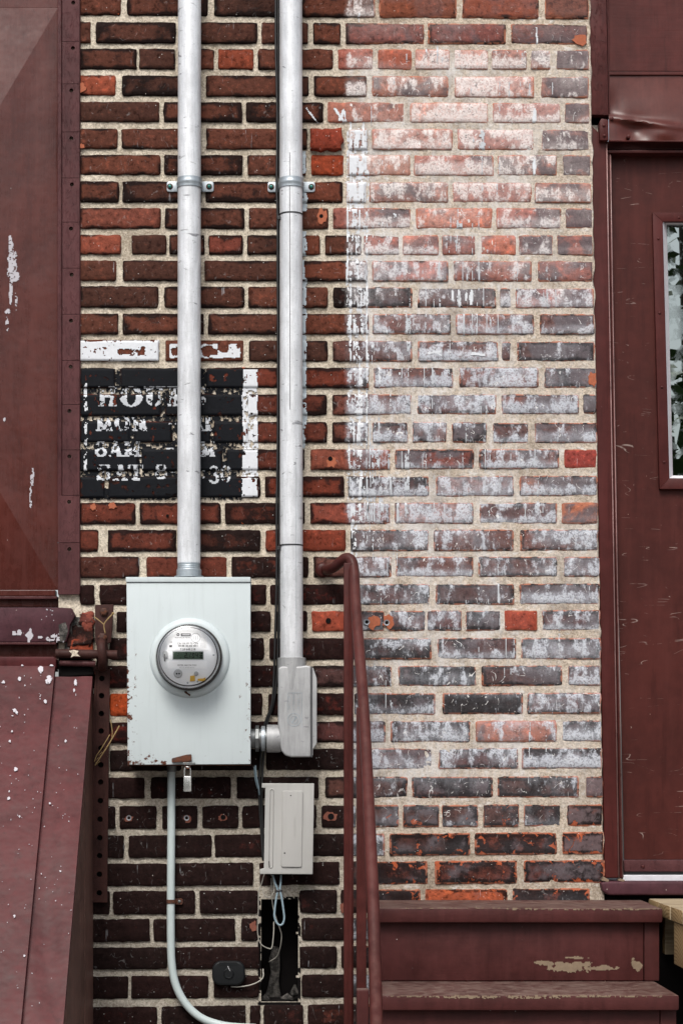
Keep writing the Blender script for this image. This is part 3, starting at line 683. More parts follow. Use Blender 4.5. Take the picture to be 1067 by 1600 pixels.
# inside of the chase: black lining as painted shade and a grey run of old mortar
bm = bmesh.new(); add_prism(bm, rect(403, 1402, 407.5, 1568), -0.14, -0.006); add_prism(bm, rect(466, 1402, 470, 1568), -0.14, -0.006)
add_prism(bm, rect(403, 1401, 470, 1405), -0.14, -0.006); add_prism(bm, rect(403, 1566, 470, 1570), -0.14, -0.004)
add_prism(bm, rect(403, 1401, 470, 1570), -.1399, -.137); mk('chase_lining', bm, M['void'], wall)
pts = [(426, 1478), (437, 1481), (438, 1510), (436, 1535), (441, 1566), (411, 1566), (418, 1545), (423, 1520), (420, 1500)]
bm = prism(pts, -0.1365, -0.115, 0.006)
for i_, (a_, b_, c_, d_) in enumerate(((449, 1560, 9, 6), (414, 1561, 6, 6), (460, 1552, 5, 12))): mk('rubble_chunk', tube([P(a_ - c_, b_, -.05), P(a_, b_ - d_ * .3, -.04), P(a_ + c_, b_ + 1, -.045)], lambda t: (.004 + d_ * .0012 * math.sin(3.1 * t)), 7), M['soot_mortar'], wall)
mk('mortar_run', bm, M['soot_mortar'], wall, smooth=True, angle=50)

# ------------------------------------------------------------------ paint on the wall, as flakes lying on brick and mortar
SX = 1.25                                   # grid step of a flake sheet in photo pixels
def height_map(x0, y0, nx, ny):
    """front of brick or mortar under each grid vertex, and whether it is brick"""
    H = np.full((ny, nx), -0.0035); onb = np.zeros((ny, nx), bool); inset = np.zeros((ny, nx))
    gx = x0 + np.arange(nx) * SX; gy = y0 + np.arange(ny) * SX
    for (a, b, t, l, f, yt, yb) in BRICKS:
        if b < x0 or a > gx[-1] or l < y0 or t > gy[-1]: continue
        ix = np.where((gx >= a) & (gx <= b))[0]; iy = np.where((gy >= t - 1) & (gy <= l + 1))[0]
        if not len(ix) or not len(iy): continue
        X, Y = np.meshgrid(gx[ix], gy[iy]); u = (X - a) / (b - a)
        top = yt[0] + (yt[1] - yt[0]) * u; bot = yb[0] + (yb[1] - yb[0]) * u
        e = np.minimum(np.minimum(X - a, b - X), np.minimum(Y - top, bot - Y))
        m = e > 0; h = f + 0.0016 - 0.0030 * np.clip(1 - e / 3.0, 0, 1)
        s = np.ix_(iy, ix); H[s] = np.where(m, h, H[s]); onb[s] |= m; inset[s] = np.where(m, e, inset[s])
    return H, onb, inset, gx, gy
def flakes(name, x0, y0, gx, gy, H, cls, mats, parent, place=None):
    """one thin flake quad per grid cell whose class is > 0 (class k takes mats[k - 1])"""
    ny, nx = H.shape; used = {}; v = []; f = []; mi = []
    def vid(i, j):
        q = used.get((i, j))
        if q is None:
            q = used[(i, j)] = len(v); v.append(tuple(P(gx[j], gy[i], H[i, j]) if place is None else place(gx[j], gy[i])))
        return q
    for i, j in zip(*np.where(cls[:-1, :-1] > 0)):
        f.append((vid(i, j), vid(i, j + 1), vid(i + 1, j + 1), vid(i + 1, j))); mi.append(int(cls[i, j]) - 1)
    o = mk(name, (v, f, mi), mats, parent, smooth=True); o['kind'] = 'stuff'; return o

# letters: slab-serif strokes on a unit square
def g_ring(u, v, cx, cy, ro, so, ri, si): return (((u - cx) / ro) ** 2 + ((v - cy) / so) ** 2 < 1) & ~(((u - cx) / ri) ** 2 + ((v - cy) / si) ** 2 < 1)
def g_box(u, v, a, b, c, d): return (u >= a) & (u <= b) & (v >= c) & (v <= d)
def g_diag(u, v, x0, y0, x1, y1, w):
    t = np.clip(((u - x0) * (x1 - x0) + (v - y0) * (y1 - y0)) / ((x1 - x0) ** 2 + (y1 - y0) ** 2), 0, 1)
    return np.abs(u - (x0 + t * (x1 - x0))) < w * ((v >= min(y0, y1)) & (v <= max(y0, y1)))
def glyph(ch, u, v):
    box = lambda *a: g_box(u, v, *a)
    inside = box(0, 1, 0, 1)
    if ch == 'H': m = box(.08,.36,0,1)|box(.64,.92,0,1)|box(.2,.8,.44,.56)|box(0,.44,0,.11)|box(0,.44,.89,1)|box(.56,1,0,.11)|box(.56,1,.89,1)
    elif ch == 'O': m = g_ring(u, v, .5,.5,.5,.5,.2,.42)
    elif ch == '0': m = g_ring(u, v, .5,.5,.46,.5,.2,.38)
    elif ch == 'U': m = (box(.1,.38,0,.7)|box(.66,.84,0,.7)|(g_ring(u, v, .47,.62,.38,.38,.16,.28)&(v>.6))|box(0,.48,0,.11)|box(.54,.98,0,.11))
    elif ch == 'R': m = box(.08,.36,0,1)|(g_ring(u, v, .5,.27,.42,.27,.16,.17)&(u>.36))|box(0,.5,0,.1)|box(0,.46,.89,1)|g_diag(u, v, .5,.5,.84,1,.15)|box(.7,1,.89,1)|box(.3,.55,.44,.54)
    elif ch == 'S': m = (g_ring(u, v, .5,.27,.44,.27,.2,.16)&~((u>.5)&(v>.27)&(v<.5)))|(g_ring(u, v, .5,.73,.46,.27,.2,.16)&~((u<.5)&(v<.73)&(v>.5)))|box(.78,.9,.02,.3)|box(.08,.2,.7,.98)
    elif ch == 'M': m = box(.08,.24,0,1)|box(.68,.92,0,1)|g_diag(u, v, .16,0,.46,.9,.12)|g_diag(u, v, .82,0,.5,.9,.07)|box(0,.34,.9,1)|box(.6,1,.9,1)
    elif ch == 'N': m = box(.1,.24,0,1)|box(.74,.88,0,1)|g_diag(u, v, .12,0,.86,1,.17)|box(0,.36,.9,1)|box(.6,1,0,.1)
    elif ch == 'F': m = box(.1,.38,0,1)|box(0,.9,0,.11)|box(.3,.66,.44,.55)|box(0,.5,.89,1)|box(.8,.9,0,.3)
    elif ch == 'I': m = box(.3,.7,0,1)|box(.1,.9,0,.11)|box(.1,.9,.89,1)
    elif ch == 'A': m = g_diag(u, v, .5,0,.2,1,.07)|g_diag(u, v, .45,0,.8,1,.14)|box(.3,.7,.62,.72)|box(0,.4,.9,1)|box(.55,1,.9,1)
    elif ch == 'P': m = box(.1,.38,0,1)|(g_ring(u, v, .52,.28,.42,.28,.16,.18)&(u>.36))|box(0,.5,0,.1)|box(0,.5,.89,1)
    elif ch == 'T': m = box(.36,.64,0,1)|box(.02,.98,0,.12)|box(.24,.76,.89,1)|box(.02,.14,0,.3)|box(.86,.98,0,.3)
    elif ch == '8': m = g_ring(u, v, .5,.26,.38,.26,.16,.15)|g_ring(u, v, .5,.72,.46,.29,.2,.16)
    elif ch == '3': m = (g_ring(u, v, .45,.27,.42,.27,.17,.15)|g_ring(u, v, .45,.73,.45,.28,.17,.16))&~((u<.4)&(v>.22)&(v<.78))
    elif ch == '5': m = box(.12,.3,0,.5)|box(.12,.85,0,.13)|(g_ring(u, v, .42,.68,.46,.32,.17,.18)&~((u<.3)&(v<.8)))
    elif ch == '1': m = box(.36,.66,0,1)|box(.16,.86,.89,1)|box(.2,.5,.08,.18)
    elif ch == '2': m = (g_ring(u, v, .5,.28,.42,.28,.17,.15)&~((u<.45)&(v>.3)))|g_diag(u, v, .8,.4,.15,.95,.13)|box(.08,.9,.86,1)
    elif ch == '-': m = box(.1,.9,.42,.58)
    elif ch == ':': m = box(.3,.7,.2,.36)|box(.3,.7,.64,.8)
    else: m = box(1, 0, 1, 0)
    return m & inside
LETTERS = [('H',153,603,182,634),('O',187,603,223,635),('U',225,603,259,634),('R',262,603,296,634),('S',299,603,322,634),
 ('M',150,648,176,673),('O',179,648,203,673),('N',206,648,230,673),('-',262,655,276,668),('F',282,648,302,673),('R',300,648,318,673),('I',315,648,334,673),
 ('8',147,688,168,713),('A',169,688,192,713),('M',193,688,221,713),('-',257,695,272,706),('5',280,688,296,713),('P',296,688,316,713),('M',312,688,337,713),
 ('S',150,723,174,750),('A',176,723,200,750),('T',200,723,224,750),('8',241,724,262,748),('-',266,732,276,742),('1',284,726,294,752),('2',296,726,312,752),(':',314,730,322,750),('3',326,727,344,755),('0',343,727,362,753)]

def notice():
    x0, y0, x1, y1 = 119, 526, 406, 784
    nx, ny = int((x1 - x0) / SX), int((y1 - y0) / SX)
    H, onb, ins, gx, gy = height_map(x0, y0, nx, ny); X, Y = np.meshgrid(gx, gy); sh = (ny, nx)
    n1 = fbm(sh, 26, 1); n2 = fbm(sh, 6, 2, 3); n3 = fbm(sh, 2.6, 3, 2)
    Xw = X + (n1 - .5) * 5 + (n2 - .5) * 3; Yw = Y + (n2 - .5) * 3
    cls = np.zeros(sh, int)
    blk = (Xw > 126) & (Xw < 380) & (Yw > 574.5) & (Yw < 780)
    keepb = onb & (n2 + .3 * n3 > .40) & (ins > .2)
    keepm = ~onb & (n3 * .75 + n2 * .35 > .495)
    cls[blk & (keepb | keepm)] = 1
    # bare patches where the black has come away from the brick
    for (cx, cy, rx, ry) in ((165, 756, 8, 8), (178, 751, 9, 6), (124, 672, 3, 4), (126, 758, 3, 5), (185, 703, 5, 3), (163, 664, 8, 2), (194, 690, 8, 2)):
        cls[(((X - cx) / rx) ** 2 + ((Y - cy) / ry) ** 2 + (n2 - .5) * 2.5) < 1] = 0
    # white border on the right
    wb_ = (Xw > 378.5) & (Xw < 401.5) & (Y > 576) & (Y < 777)
    cls[wb_ & onb & (n2 > .30) & (ins > .4)] = 2
    cls[wb_ & ~onb & (n3 > .40)] = 2
    cls[(np.abs(Xw - 134) < 2.4) & (Y > 588) & (Y < 735) & (n2 > .52)] = 2
    # lettering
    Lm = np.zeros(sh, bool)
    for ch, a, b, c, d in LETTERS:
        jx = X + (n2 - .5) * 1.6; jy = Y + (n3 - .5) * 1.2
        Lm |= glyph(ch, (jx - a) / (c - a), (jy - b) / (d - b))
    worn = np.where(onb, n2 * .6 + n3 * .4 > .415, n3 > .54)
    top_lost = ((Y > 644) & (Y < 652 + 5 * (n1 - .5))) | ((Y > 684) & (Y < 689)) | ((Y > 719) & (Y < 725))
    cls[Lm & worn & ~(top_lost & (n2 > .34))] = 3
    # two bricks painted white above it
    for a, b, t, l, chipped in ((122, 250, 530, 564.5, False), (260, 379, 533, 563, True)):
        e = np.minimum(np.minimum(Xw - a, b - Xw), np.minimum(Yw - t, l - Yw))
        m = (e > (4.5 if chipped else 1.2)) & (n3 > .22)
        if not chipped: m &= ~((((X - 197) / 15) ** 2 + ((Y - 549) / 5) ** 2 + (n2 - .5) * 3) < .8) & ~((np.abs(X - 165) < 20) & (np.abs(Y - 549) < 7) & (n2 > .60)) & ~((np.abs(X - 215) < 14) & (np.abs(Y - 548) < 8) & (n2 > .60))
        else:
            for cx, cy, rx, ry in ((276, 548, 9, 8), (326, 548, 14, 8), (347, 541, 10, 8), (372, 540, 5, 4), (300, 556, 8, 3)): m &= ~((((X - cx) / rx) ** 2 + ((Y - cy) / ry) ** 2 + (n2 - .5) * 2.4) < 1)
        cls[m] = 2
    flakes('painted_notice', x0, y0, gx, gy, H, cls, [M['paintblack'], M['paintwhite'], M['paintletter']], wall)['label'] = 'worn black painted opening hours notice lettered HOURS in white'
notice()

def lime_stripe():
    x0, y0, x1, y1 = 528, 168, 640, 905
    nx, ny = int((x1 - x0) / SX), int((y1 - y0) / SX)
    H, onb, ins, gx, gy = height_map(x0, y0, nx, ny); X, Y = np.meshgrid(gx, gy); sh = (ny, nx)
    n1 = fbm(sh, 30, 11); n2 = fbm(sh, (9, 4), 12, 3); n3 = fbm(sh, 2.6, 13, 2); dr = fbm(sh, (46, 2.2), 14, 2)
    cls = np.zeros(sh, int)
    amt = np.interp(Y, [168, 197, 205, 300, 330, 420, 470, 520, 600, 700, 760, 850, 900], [0, 0, .74, .72, .56, .44, .50, .56, .52, .56, .58, .42, .12])
    across = np.interp(X, [534, 541, 545, 560, 572, 580, 640], [0, .3, .9, 1.0, .72, .45, .15])
    top = (Y < 325) & (X > 541.5) & (X < 572)
    across = np.where(top, 1.0, across)
    val = n2 * .45 + dr * .45 + n3 * .25
    thr = 0.93 - 0.62 * amt * across
    m = (val > thr) & np.where(onb, ins > .3, n3 > .52)
    cls[m] = 1
    # straight runs
    for xx, a, b in ((546.5, 190, 330), (572.5, 330, 700), (561, 560, 690), (556, 820, 880), (549, 790, 890), (542.5, 320, 480), (573, 620, 680), (566, 190, 322)):
        cls[(np.abs(X + (n1 - .5) * 3 - xx) < .9 + 1.2 * n3) & (Y > a) & (Y < b) & (n2 > .36)] = 1
    flakes('lime_stripe', x0, y0, gx, gy, H, cls, [M['paintwhite']], wall)['label'] = 'vertical stripe of dripped white paint running down the bricks'
lime_stripe()

def lime_runs():
    x0, y0, x1, y1 = 572, 70, 925, 1225
    nx, ny = int((x1 - x0) / SX), int((y1 - y0) / SX)
    H, onb, ins, gx, gy = height_map(x0, y0, nx, ny); X, Y = np.meshgrid(gx, gy); sh = (ny, nx)
    big = fbm(sh, (90, 70), 31, 3); dr = fbm(sh, (58, 2.0), 32, 2); n3 = fbm(sh, 2.4, 33, 2); n2 = fbm(sh, 8, 34, 3)
    env = np.interp(X, [572, 600, 780, 925], [1.0, .8, .55, .25]) * np.interp(Y, [70, 140, 420, 800, 1225], [.3, .6, 1.0, 1.0, .4])
    val = dr * .62 + big * .35 + n3 * .12 + n2 * .12
    cls = ((val > .885 - .15 * env) & np.where(onb, n2 > .34, n3 > .40)).astype(int)
    flakes('lime_runs', x0, y0, gx, gy, H, cls, [M['paintletter']], wall)['label'] = 'thin pale runs of limewash crossing bricks and joints'
lime_runs()

def loose_marks():
    """drips and dabs of white elsewhere on the bricks, pale blue caulk drips beside the second pipe"""
    x0, y0, x1, y1 = 470, 20, 906, 910
    nx, ny = int((x1 - x0) / SX), int((y1 - y0) / SX)
    H, onb, ins, gx, gy = height_map(x0, y0, nx, ny); X, Y = np.meshgrid(gx, gy); sh = (ny, nx)
    n1 = fbm(sh, 14, 21); n2 = fbm(sh, 5, 22, 3)
    cls = np.zeros(sh, int)
    for xx, a, b, w in ((837, 42, 74, 1.3), (834, 168, 196, 2.4), (833, 246, 275, 2.0), (837, 205, 236, 1.2), (735, 452, 476, 2.6), (716, 452, 480, 2.2), (727, 455, 470, 1.6), (560, 14, 34, 1.2), (706, 452, 470, 1.6), (771, 620, 640, 1.2)):
        t = np.clip((Y - a) / (b - a), 0, 1)
        cls[(np.abs(X - xx + (n1 - .5) * 3) < w * (.5 + .7 * np.sin(t * 3.1)) * (.6 + .8 * n2)) & (Y > a) & (Y < b)] = 1
    for (xa, ya, xb, yb, w) in ((522, 168, 537, 190, 1.6), (537, 172, 529, 188, 2.2), (540, 190, 536, 170, 1.2), (478, 168, 496, 192, .8), (690, 548, 668, 551, 2.0), (735, 552, 757, 554, 2.0), (672, 545, 690, 555, 1.2)):
        d = np.abs((yb - ya) * (X - xa) - (xb - xa) * (Y - ya)) / math.hypot(xb - xa, yb - ya); t = ((X - xa) * (xb - xa) + (Y - ya) * (yb - ya)) / ((xb - xa) ** 2 + (yb - ya) ** 2)
        cls[(d + (n2 - .5) * 3 < w) & (t > 0) & (t < 1)] = 1
    edge_ = 477 + (n1 - .5) * 9 + (n2 - .5) * 4
    cls[(X > 471) & (X < edge_) & (((Y > 236) & (Y < 330)) | ((Y > 360) & (Y < 400)) | ((Y > 405) & (Y < 700))) & (n2 > .33)] = 2
    flakes('paint_drips', x0, y0, gx, gy, H, cls, [M['paintwhite'], M['paintblue']], wall)['label'] = 'drips and dabs of white paint on the bricks'
loose_marks()

# orange spalls and plugged drill holes in single bricks
def spall(cx, cy, rx, ry, seed, z=0.0024):
    q = random.Random(seed); pts = []
    for i in range(16):
        a = 2 * math.pi * i / 16; f = q.uniform(.65, 1.15); pts.append((cx + rx * f * math.cos(a), cy + ry * f * math.sin(a)))
    return prism(pts, -0.002, z, 0)
for i, s in enumerate(((126, 137, 9, 9), (128, 228, 5, 4), (583, 972, 10, 12), (607, 972, 10, 12), (202, 1279, 7, 6), (293, 1279, 6.5, 6.5), (348, 1278, 7, 6), (146, 792, 6, 6), (176, 790, 7, 6), (518, 722, 9, 9), (503, 338, 9, 12), (396, 1447, 6, 9), (516, 1276, 11, 9), (905, 62, 12, 10), (925, 592, 7, 12), (540, 1418, 8, 12))):
    o = mk('spall', spall(*s, seed=i), M['orange'] if s[1] < 1250 else M['dullspall'], wall)
HOLES = [((202, 1278), 4.0, 'lead'), ((292, 1278), 4.2, 'lead'), ((349, 1277), 4.0, None), ((516, 717), 3.6, None), ((513, 970), 4.2, None), ((517, 1276), 5.0, None), ((573, 972), 4.6, 'lead'), ((604, 973), 4.6, 'lead'), ((502, 338), 3.0, None), ((262, 806), 2.2, None)]
AL = {(202, 1278): 'lead screw anchor in a chipped brick nearest the perforated steel strap', (292, 1278): 'lead screw anchor in a black brick just right of the thin grey pipe',
      (573, 972): 'lead screw anchor right beside the handrail, left one of the pair', (604, 973): 'lead screw anchor farther from the handrail, right one of the pair'}
for (hx, hy), r, kind in HOLES:
    c = P(hx, hy, 0.0025)
    if kind:
        o = mk('wall_anchor', lathe(P(hx, hy, 0), [(r * S * .55, -.012), (r * S * .62, .003), (r * S, .0035), (r * S * 1.05, .0015), (r * S * 1.05, -.004)], 20), M['lead'], None, smooth=True, angle=40)
        tag(o, AL[(hx, hy)], 'wall anchor', 'lead screw anchors left in the bricks')
        mk('anchor_bore', lathe(P(hx, hy, 0), [(r * S * .56, .0005), (r * S * .56, .0026)], 16), M['void'], o)
    else:
        mk('drill_hole', lathe(P(hx, hy, 0), [(r * S, -.01), (r * S, .0030)], 18), M['void'], wall)
# ------------------------------------------------------------------ left: metal-clad shutter, its perforated edge strip, sill, cellar hatch
# shutter: a cross-broken sheet (a flat pyramid), pinned in a frame
sh = thing('metal_shutter', P(40, 925, -.03), 'large brown painted sheet metal shutter with a diamond crease, above the cellar hatch', 'shutter')
zb = -0.030; PK = 0.055
bm = bmesh.new(); L_, R_, T_, B_ = -450, 91, -40, 919
ax, ay = -178, 467; N_ = 14
vs_ = {}
def shutter_z(px, py):
    # crease lines run from the corners to the middle
    t = 1 - max(abs(px - ax) / (R_ + 6 - ax), abs(py - ay) / (B_ - ay + 8))
    dent = 0.0030 * mnoise.noise(Vector((px * .010, py * .006, 1))) * min(1, (R_ - px) / 40 + .15)
    return zb + 0.016 * max(0, t) * 1.9 + dent
# triangulate along the creases so the fold stays sharp
corners = [(L_, T_), (R_, T_ + 40), (R_, B_), (L_, B_)]
def facet(a, b, n=26, m=26):
    grid = []
    for i in range(n + 1):
        row = []
        for j in range(m + 1):
            e = (a[0] + (b[0] - a[0]) * j / m, a[1] + (b[1] - a[1]) * j / m); t = i / n
            px, py = ax + (e[0] - ax) * t, ay + (e[1] - ay) * t
            dent = 0.0022 * mnoise.noise(Vector((px * .012, py * .007, 1))) + 0.0012 * mnoise.noise(Vector((px * .03, py * .02, 5)))
            row.append(bm.verts.new(P(px, py, zb + PK * (1 - t) + dent * (1 if t < .97 else .2))))
        grid.append(row)
    for r0, r1 in zip(grid, grid[1:]):
        for j in range(m):
            q = [r0[j], r0[j + 1], r1[j + 1], r1[j]]
            f = bm.faces.new(q); f.smooth = True
fa = [(R_, 12), (R_, 922), (-447, 922), (-447, 12)]
for a, b in zip(fa, fa[1:] + fa[:1]): facet(a, b)
me_ = mk('sheet', bm, M['panel'], sh); 
mk('top_sheet', prism(rect(-447, -60, 91, 12), -.06, zb, .001), M['panel'], sh)
mk('bottom_fold', prism(rect(-447, 922, 87, 931), -.06, zb + .006, .0015), M['panel'], sh)
mk('bottom_lip', prism(rect(-447, 931.5, 90, 936), -.06, zb + .022, .002), M['strip'], sh)
mk('drip_edge', prism(rect(-447, 936.5, 92, 948), -.08, zb + .004, .001), M['panel'], sh)
# paint splash on the sheet
def splash(name, blobs, zf, parent, x0, y0, x1, y1, seed, mat, label=None, sx=1.25, off=.0006):
    nx, ny = int((x1 - x0) / sx), int((y1 - y0) / sx); gx = x0 + np.arange(nx) * sx; gy = y0 + np.arange(ny) * sx
    X, Y = np.meshgrid(gx, gy); n1 = fbm((ny, nx), 6, seed, 3); n2 = fbm((ny, nx), 2.4, seed + 5, 2); cls = np.zeros((ny, nx), int)
    for (cx, cy, rx, ry, dens) in blobs: cls[((((X - cx) / rx) ** 2 + ((Y - cy) / ry) ** 2) + (n1 - .5) * 3 < 1) & (n2 > 1 - dens - .1)] = 1
    o = flakes(name, x0, y0, gx, gy, cls.astype(float), cls, [mat], parent, place=lambda px, py: P(px, py, zf(px, py) + off))
    if label: o['label'] = label
    return o
def sheet_z(px, py):
    t = max((px - ax) / (R_ - ax), abs(py - ay) / 455)
    return zb + PK * (1 - t) + 0.0022 * mnoise.noise(Vector((px * .012, py * .007, 1))) + 0.0012 * mnoise.noise(Vector((px * .03, py * .02, 5))) + .0006
splash('paint_splash', [(17, 383, 3, 14, .6), (20, 405, 7, 14, .55), (21, 424, 8, 16, .62), (17, 452, 3, 26, .55), (13, 486, 4, 5, .7), (25, 470, 2, 16, .5), (11, 505, 2, 16, .35), (50, 745, 2.2, 12, .5), (48, 778, 1.8, 18, .5), (52, 738, 1.5, 6, .6), (7, 655, 2, 3, .8), (62, 190, 1.4, 4, .8)], sheet_z, sh, -2, 360, 80, 810, 41, M['splat'], 'white splash run down the shutter')

# frame strip with nail holes every 72 px
fs = thing('shutter_frame', P(108, 930, 0), 'thick painted vertical shutter frame with nail holes along the brick edge', 'shutter frame')
mk('bead', prism([(90.5, -60), (97, -60), (97.5, 800), (90, 800)], -.05, .006, .003, 3), M['strip'], fs, smooth=True, angle=50)
holes = [(115, 4), (114.5, 75), (112, 141), (112, 216), (113, 288), (111.5, 357), (112.5, 429), (111.5, 501), (111, 573), (109, 642), (109, 713), (108.5, 784), (109, 858)]
cuts = [-60] + [h[1] - 10 for h in holes[1:]] + [929]
for i, h in enumerate(holes):
    y0, y1 = cuts[i] + .35, cuts[i + 1] - .35
    lx0 = 98 if y1 < 800 else 91
    rr = lambda y: 124.5 + (0.0 if y < 500 else (y - 500) * .001)
    dz = 0.008 + rng.uniform(-.0007, .0007)
    bm = holed_plate(((y0, lx0 if y0 < 795 else 91, rr(y0)), (y1, lx0, rr(y1))), [h], 3.1, -.02, dz)
    mk('strip_segment', bm, M['strip'], fs, smooth=True, angle=35)
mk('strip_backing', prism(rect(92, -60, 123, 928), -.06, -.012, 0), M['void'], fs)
mk('edge_lip', prism([(123.5, -60), (126, -60), (125.6, 300), (126.4, 520), (125.3, 760), (126, 926), (123.5, 926)], -.03, .004, .0008), M['strip'], fs)

# painted stone sill and the ragged brickwork below the shutter
sl = thing('shutter_sill', P(50, 1003, .02), 'purple brown painted stone sill under the shutter, flecked with white', 'sill')
mk('sill_stone', prism([(-447, 949), (88, 949), (112, 950), (118, 962), (110, 976), (108, 990), (104, 1003), (-447, 1003)], -.06, .018, .003, 2), M['stone'], sl, smooth=True, angle=45)
mk('sill_lip', prism(rect(-447, 1003.5, 88, 1007), -.06, .026, .0012), M['strip'], sl)
mk('sill_recess', prism(rect(-447, 1007.5, 90, 1030), -.06, -.004, 0), M['panel'], sl)
mk('mortar_patch', prism([(92, 976), (103, 972), (107, 985), (103, 1000), (94, 1004)], -.02, .0195, .001), M['soot_mortar'], sl, smooth=True, angle=45)
splash('paint_flecks', [(30, 988, 3, 4, .9), (22, 989, 3, 3, .9), (46, 992, 5, 6, .75), (47, 985, 2, 5, .8), (45, 999, 1.6, 4, .8), (62, 995, 4, 2.5, .5), (80, 996, 8, 5, .35), (75, 960, 14, 10, .2), (95, 995, 9, 8, .4)], lambda a, b: .0186, sl, 10, 945, 110, 1005, 55, M['splat'])
mk('rubble', prism([(104, 962), (126, 964), (128, 974), (146, 976), (148, 1002), (140, 1012), (112, 1014), (100, 1016), (106, 990)], -.03, .001, .003), M['soot_mortar'], sl, smooth=True, angle=40)
for i_, (x0_, x1_, y0_, y1_, h_, c_) in enumerate(((113, 146, 977, 1009, .008, (0.11, 0.035, 0.025)), (104, 120, 990, 1012, .006, (0.08, 0.03, 0.026)), (126, 147, 957, 975, .006, (0.12, 0.036, 0.028)))):
    o_ = mk('broken_brick', brick_bm(x0_, x1_, (y0_, y0_ + 1), (y1_, y1_ - 2), h_, rng, 5.5), M['brick'], sl, smooth=True, angle=40); o_.color = (*c_, 0.05); o_.pass_index = 54
pw = mk('black_block', prism([(94, 930), (125, 930), (126, 945), (121, 950), (96, 948)], -.06, -.008, .002), M['void'], sl)  # near-black block filling the corner beside the sill

# cellar hatch: two sloping sheets on a wooden cheek
ha = thing('cellar_hatch', P(60, 1763, .5), 'sloping brown metal cellar hatch spattered with white paint, lower left', 'cellar hatch')
Zt, sl_ = 1.183, 1.308
def hz(py):          # how far out the slope is where the camera sees it at this row
    A = (CY - py) * S
    return (HC + A - Zt - sl_ * .05) / (A / D - sl_)
def hp(px, py, off=0.0):
    z = hz(py); n = Vector((0, -sl_, 1)).normalized()
    v = P(px, py, z); return v + n * off
def hatch_sheet(name, l0, r0, l1, r1, y0, y1, off, ny=30, nx=10, flange=True):
    bm = bmesh.new(); rows = []
    for i in range(ny + 1):
        t = i / ny; z0_, z1_ = hz(y0), hz(y1); z = z0_ + (z1_ - z0_) * t
        Zw = Zt - sl_ * (z - .05); py = CY - (Zw - HC) / (S * (D - z) / D); tt = (py - y0) / (y1 - y0)
        row = []
        for j in range(nx + 1):
            u = j / nx; px = (l0 + (l1 - l0) * tt) * (1 - u) + (r0 + (r1 - r0) * tt) * u
            wv = 0.007 * mnoise.noise(Vector((px * .02, py * .008, 3))) * min(1, 4 * u * (1 - u) + .1)
            row.append(bm.verts.new(hp(px, py, off + wv)))
        rows.append(row)
    for a, b in zip(rows, rows[1:]):
        for j in range(nx): bm.faces.new((a[j], a[j + 1], b[j + 1], b[j]))
    for rowset in ([q[-1] for q in rows], [q[0] for q in rows], rows[0], rows[-1]):
        low = [bm.verts.new(v.co + Vector((0, sl_, -1)).normalized() * .016) for v in rowset]
        for i in range(len(rowset) - 1): bm.faces.new((rowset[i], rowset[i + 1], low[i + 1], low[i]))
    return mk(name, bm, M['hatch'], ha, smooth=True, angle=40)
hatch_sheet('hatch_leaf', -450, 87.5, -640, 8.5, 1047, 1880, .016)
hatch_sheet('edge_sheet', 80, 145, 0, 76, 1057, 1880, .0)
mk('hatch_cap', prism([(-447, 1026), (84, 1026), (88, 1030), (88, 1044), (-447, 1044)], -.02, .064, .003), M['hatch'], ha, smooth=True, angle=45)
mk('cap_seam', prism(rect(-447, 1044.5, 86, 1047.5), -.02, .058, .001), M['strip'], ha)
mk('top_curb', prism([(92, 1026), (142, 1030), (146, 1054), (92, 1058)], -.02, .036, .002), M['void'], ha)
# cheek: boards closing the side of the hatch
for i in range(9):
    za, zb2 = .0 + i * .10 + .001, .0 + (i + 1) * .10 - .001
    X0, X1 = -.5275, -.5095 + rng.uniform(-.001, .001)
    bm = bmesh.new(); pts = []
    ztop = lambda z: min(Zt - sl_ * (z - .05) - .018, Zt - .02)
    v = [bm.verts.new(q) for q in ((X0, -za, 0), (X0, -zb2, 0), (X0, -zb2, max(.02, ztop(zb2))), (X0, -za, ztop(za)), (X1, -za, 0), (X1, -zb2, 0), (X1, -zb2, max(.02, ztop(zb2))), (X1, -za, ztop(za)))]
    for q in ((0, 1, 2, 3), (7, 6, 5, 4), (0, 4, 5, 1), (1, 5, 6, 2), (2, 6, 7, 3), (3, 7, 4, 0)): bm.faces.new([v[k] for k in q])
    mk('cheek_board', bm, M['cheek'], ha)
# white splashes on the leaf: each lies on the sheet
q = random.Random(12)
blobs = [(66, 1053, 6, 8, .75), (78, 1068, 8, 9, .75), (64, 1096, 4, 9, .6), (72, 1103, 3, 4, .8), (32, 1068, 3, 4, .8), (40, 1078, 4, 3, .6), (24, 1120, 7, 8, .55), (6, 1072, 6, 4, .55), (36, 1047, 5, 2, .8), (82, 1047, 4, 2, .8), (20, 1150, 2.5, 3, .8), (17, 1165, 2.5, 3, .8), (15, 1255, 4, 4.5, .9), (20, 1231, 4, 5, .7), (26, 1209, 4, 4, .6), (34, 1281, 7, 6, .4), (16, 1243, 1.6, 3, .8), (118, 1068, 2.6, 7, .8), (116, 1080, 2.6, 5, .7), (112, 1058, 2, 2, .8), (119, 1087, 1.5, 6, .7), (136, 1132, 3, 2, .8), (103, 1158, 2.4, 3, .7), (95, 1362, 3.4, 3, .8), (116, 1438, 2, 3, .8), (24, 1436, 2, 5, .6), (40, 1500, 2, 3, .7), (60, 1339, 2, 8, .7), (108, 1284, 2, 2, .8), (78, 1256, 2.5, 2, .7), (65, 1366, 1.6, 2, .8)]
for _ in range(110): blobs.append((q.uniform(0, 130), q.uniform(1050, 1590), q.uniform(.5, .95), q.uniform(.5, 1.3), .9))
nxb, x0b, y0b = 0, -2, 1046
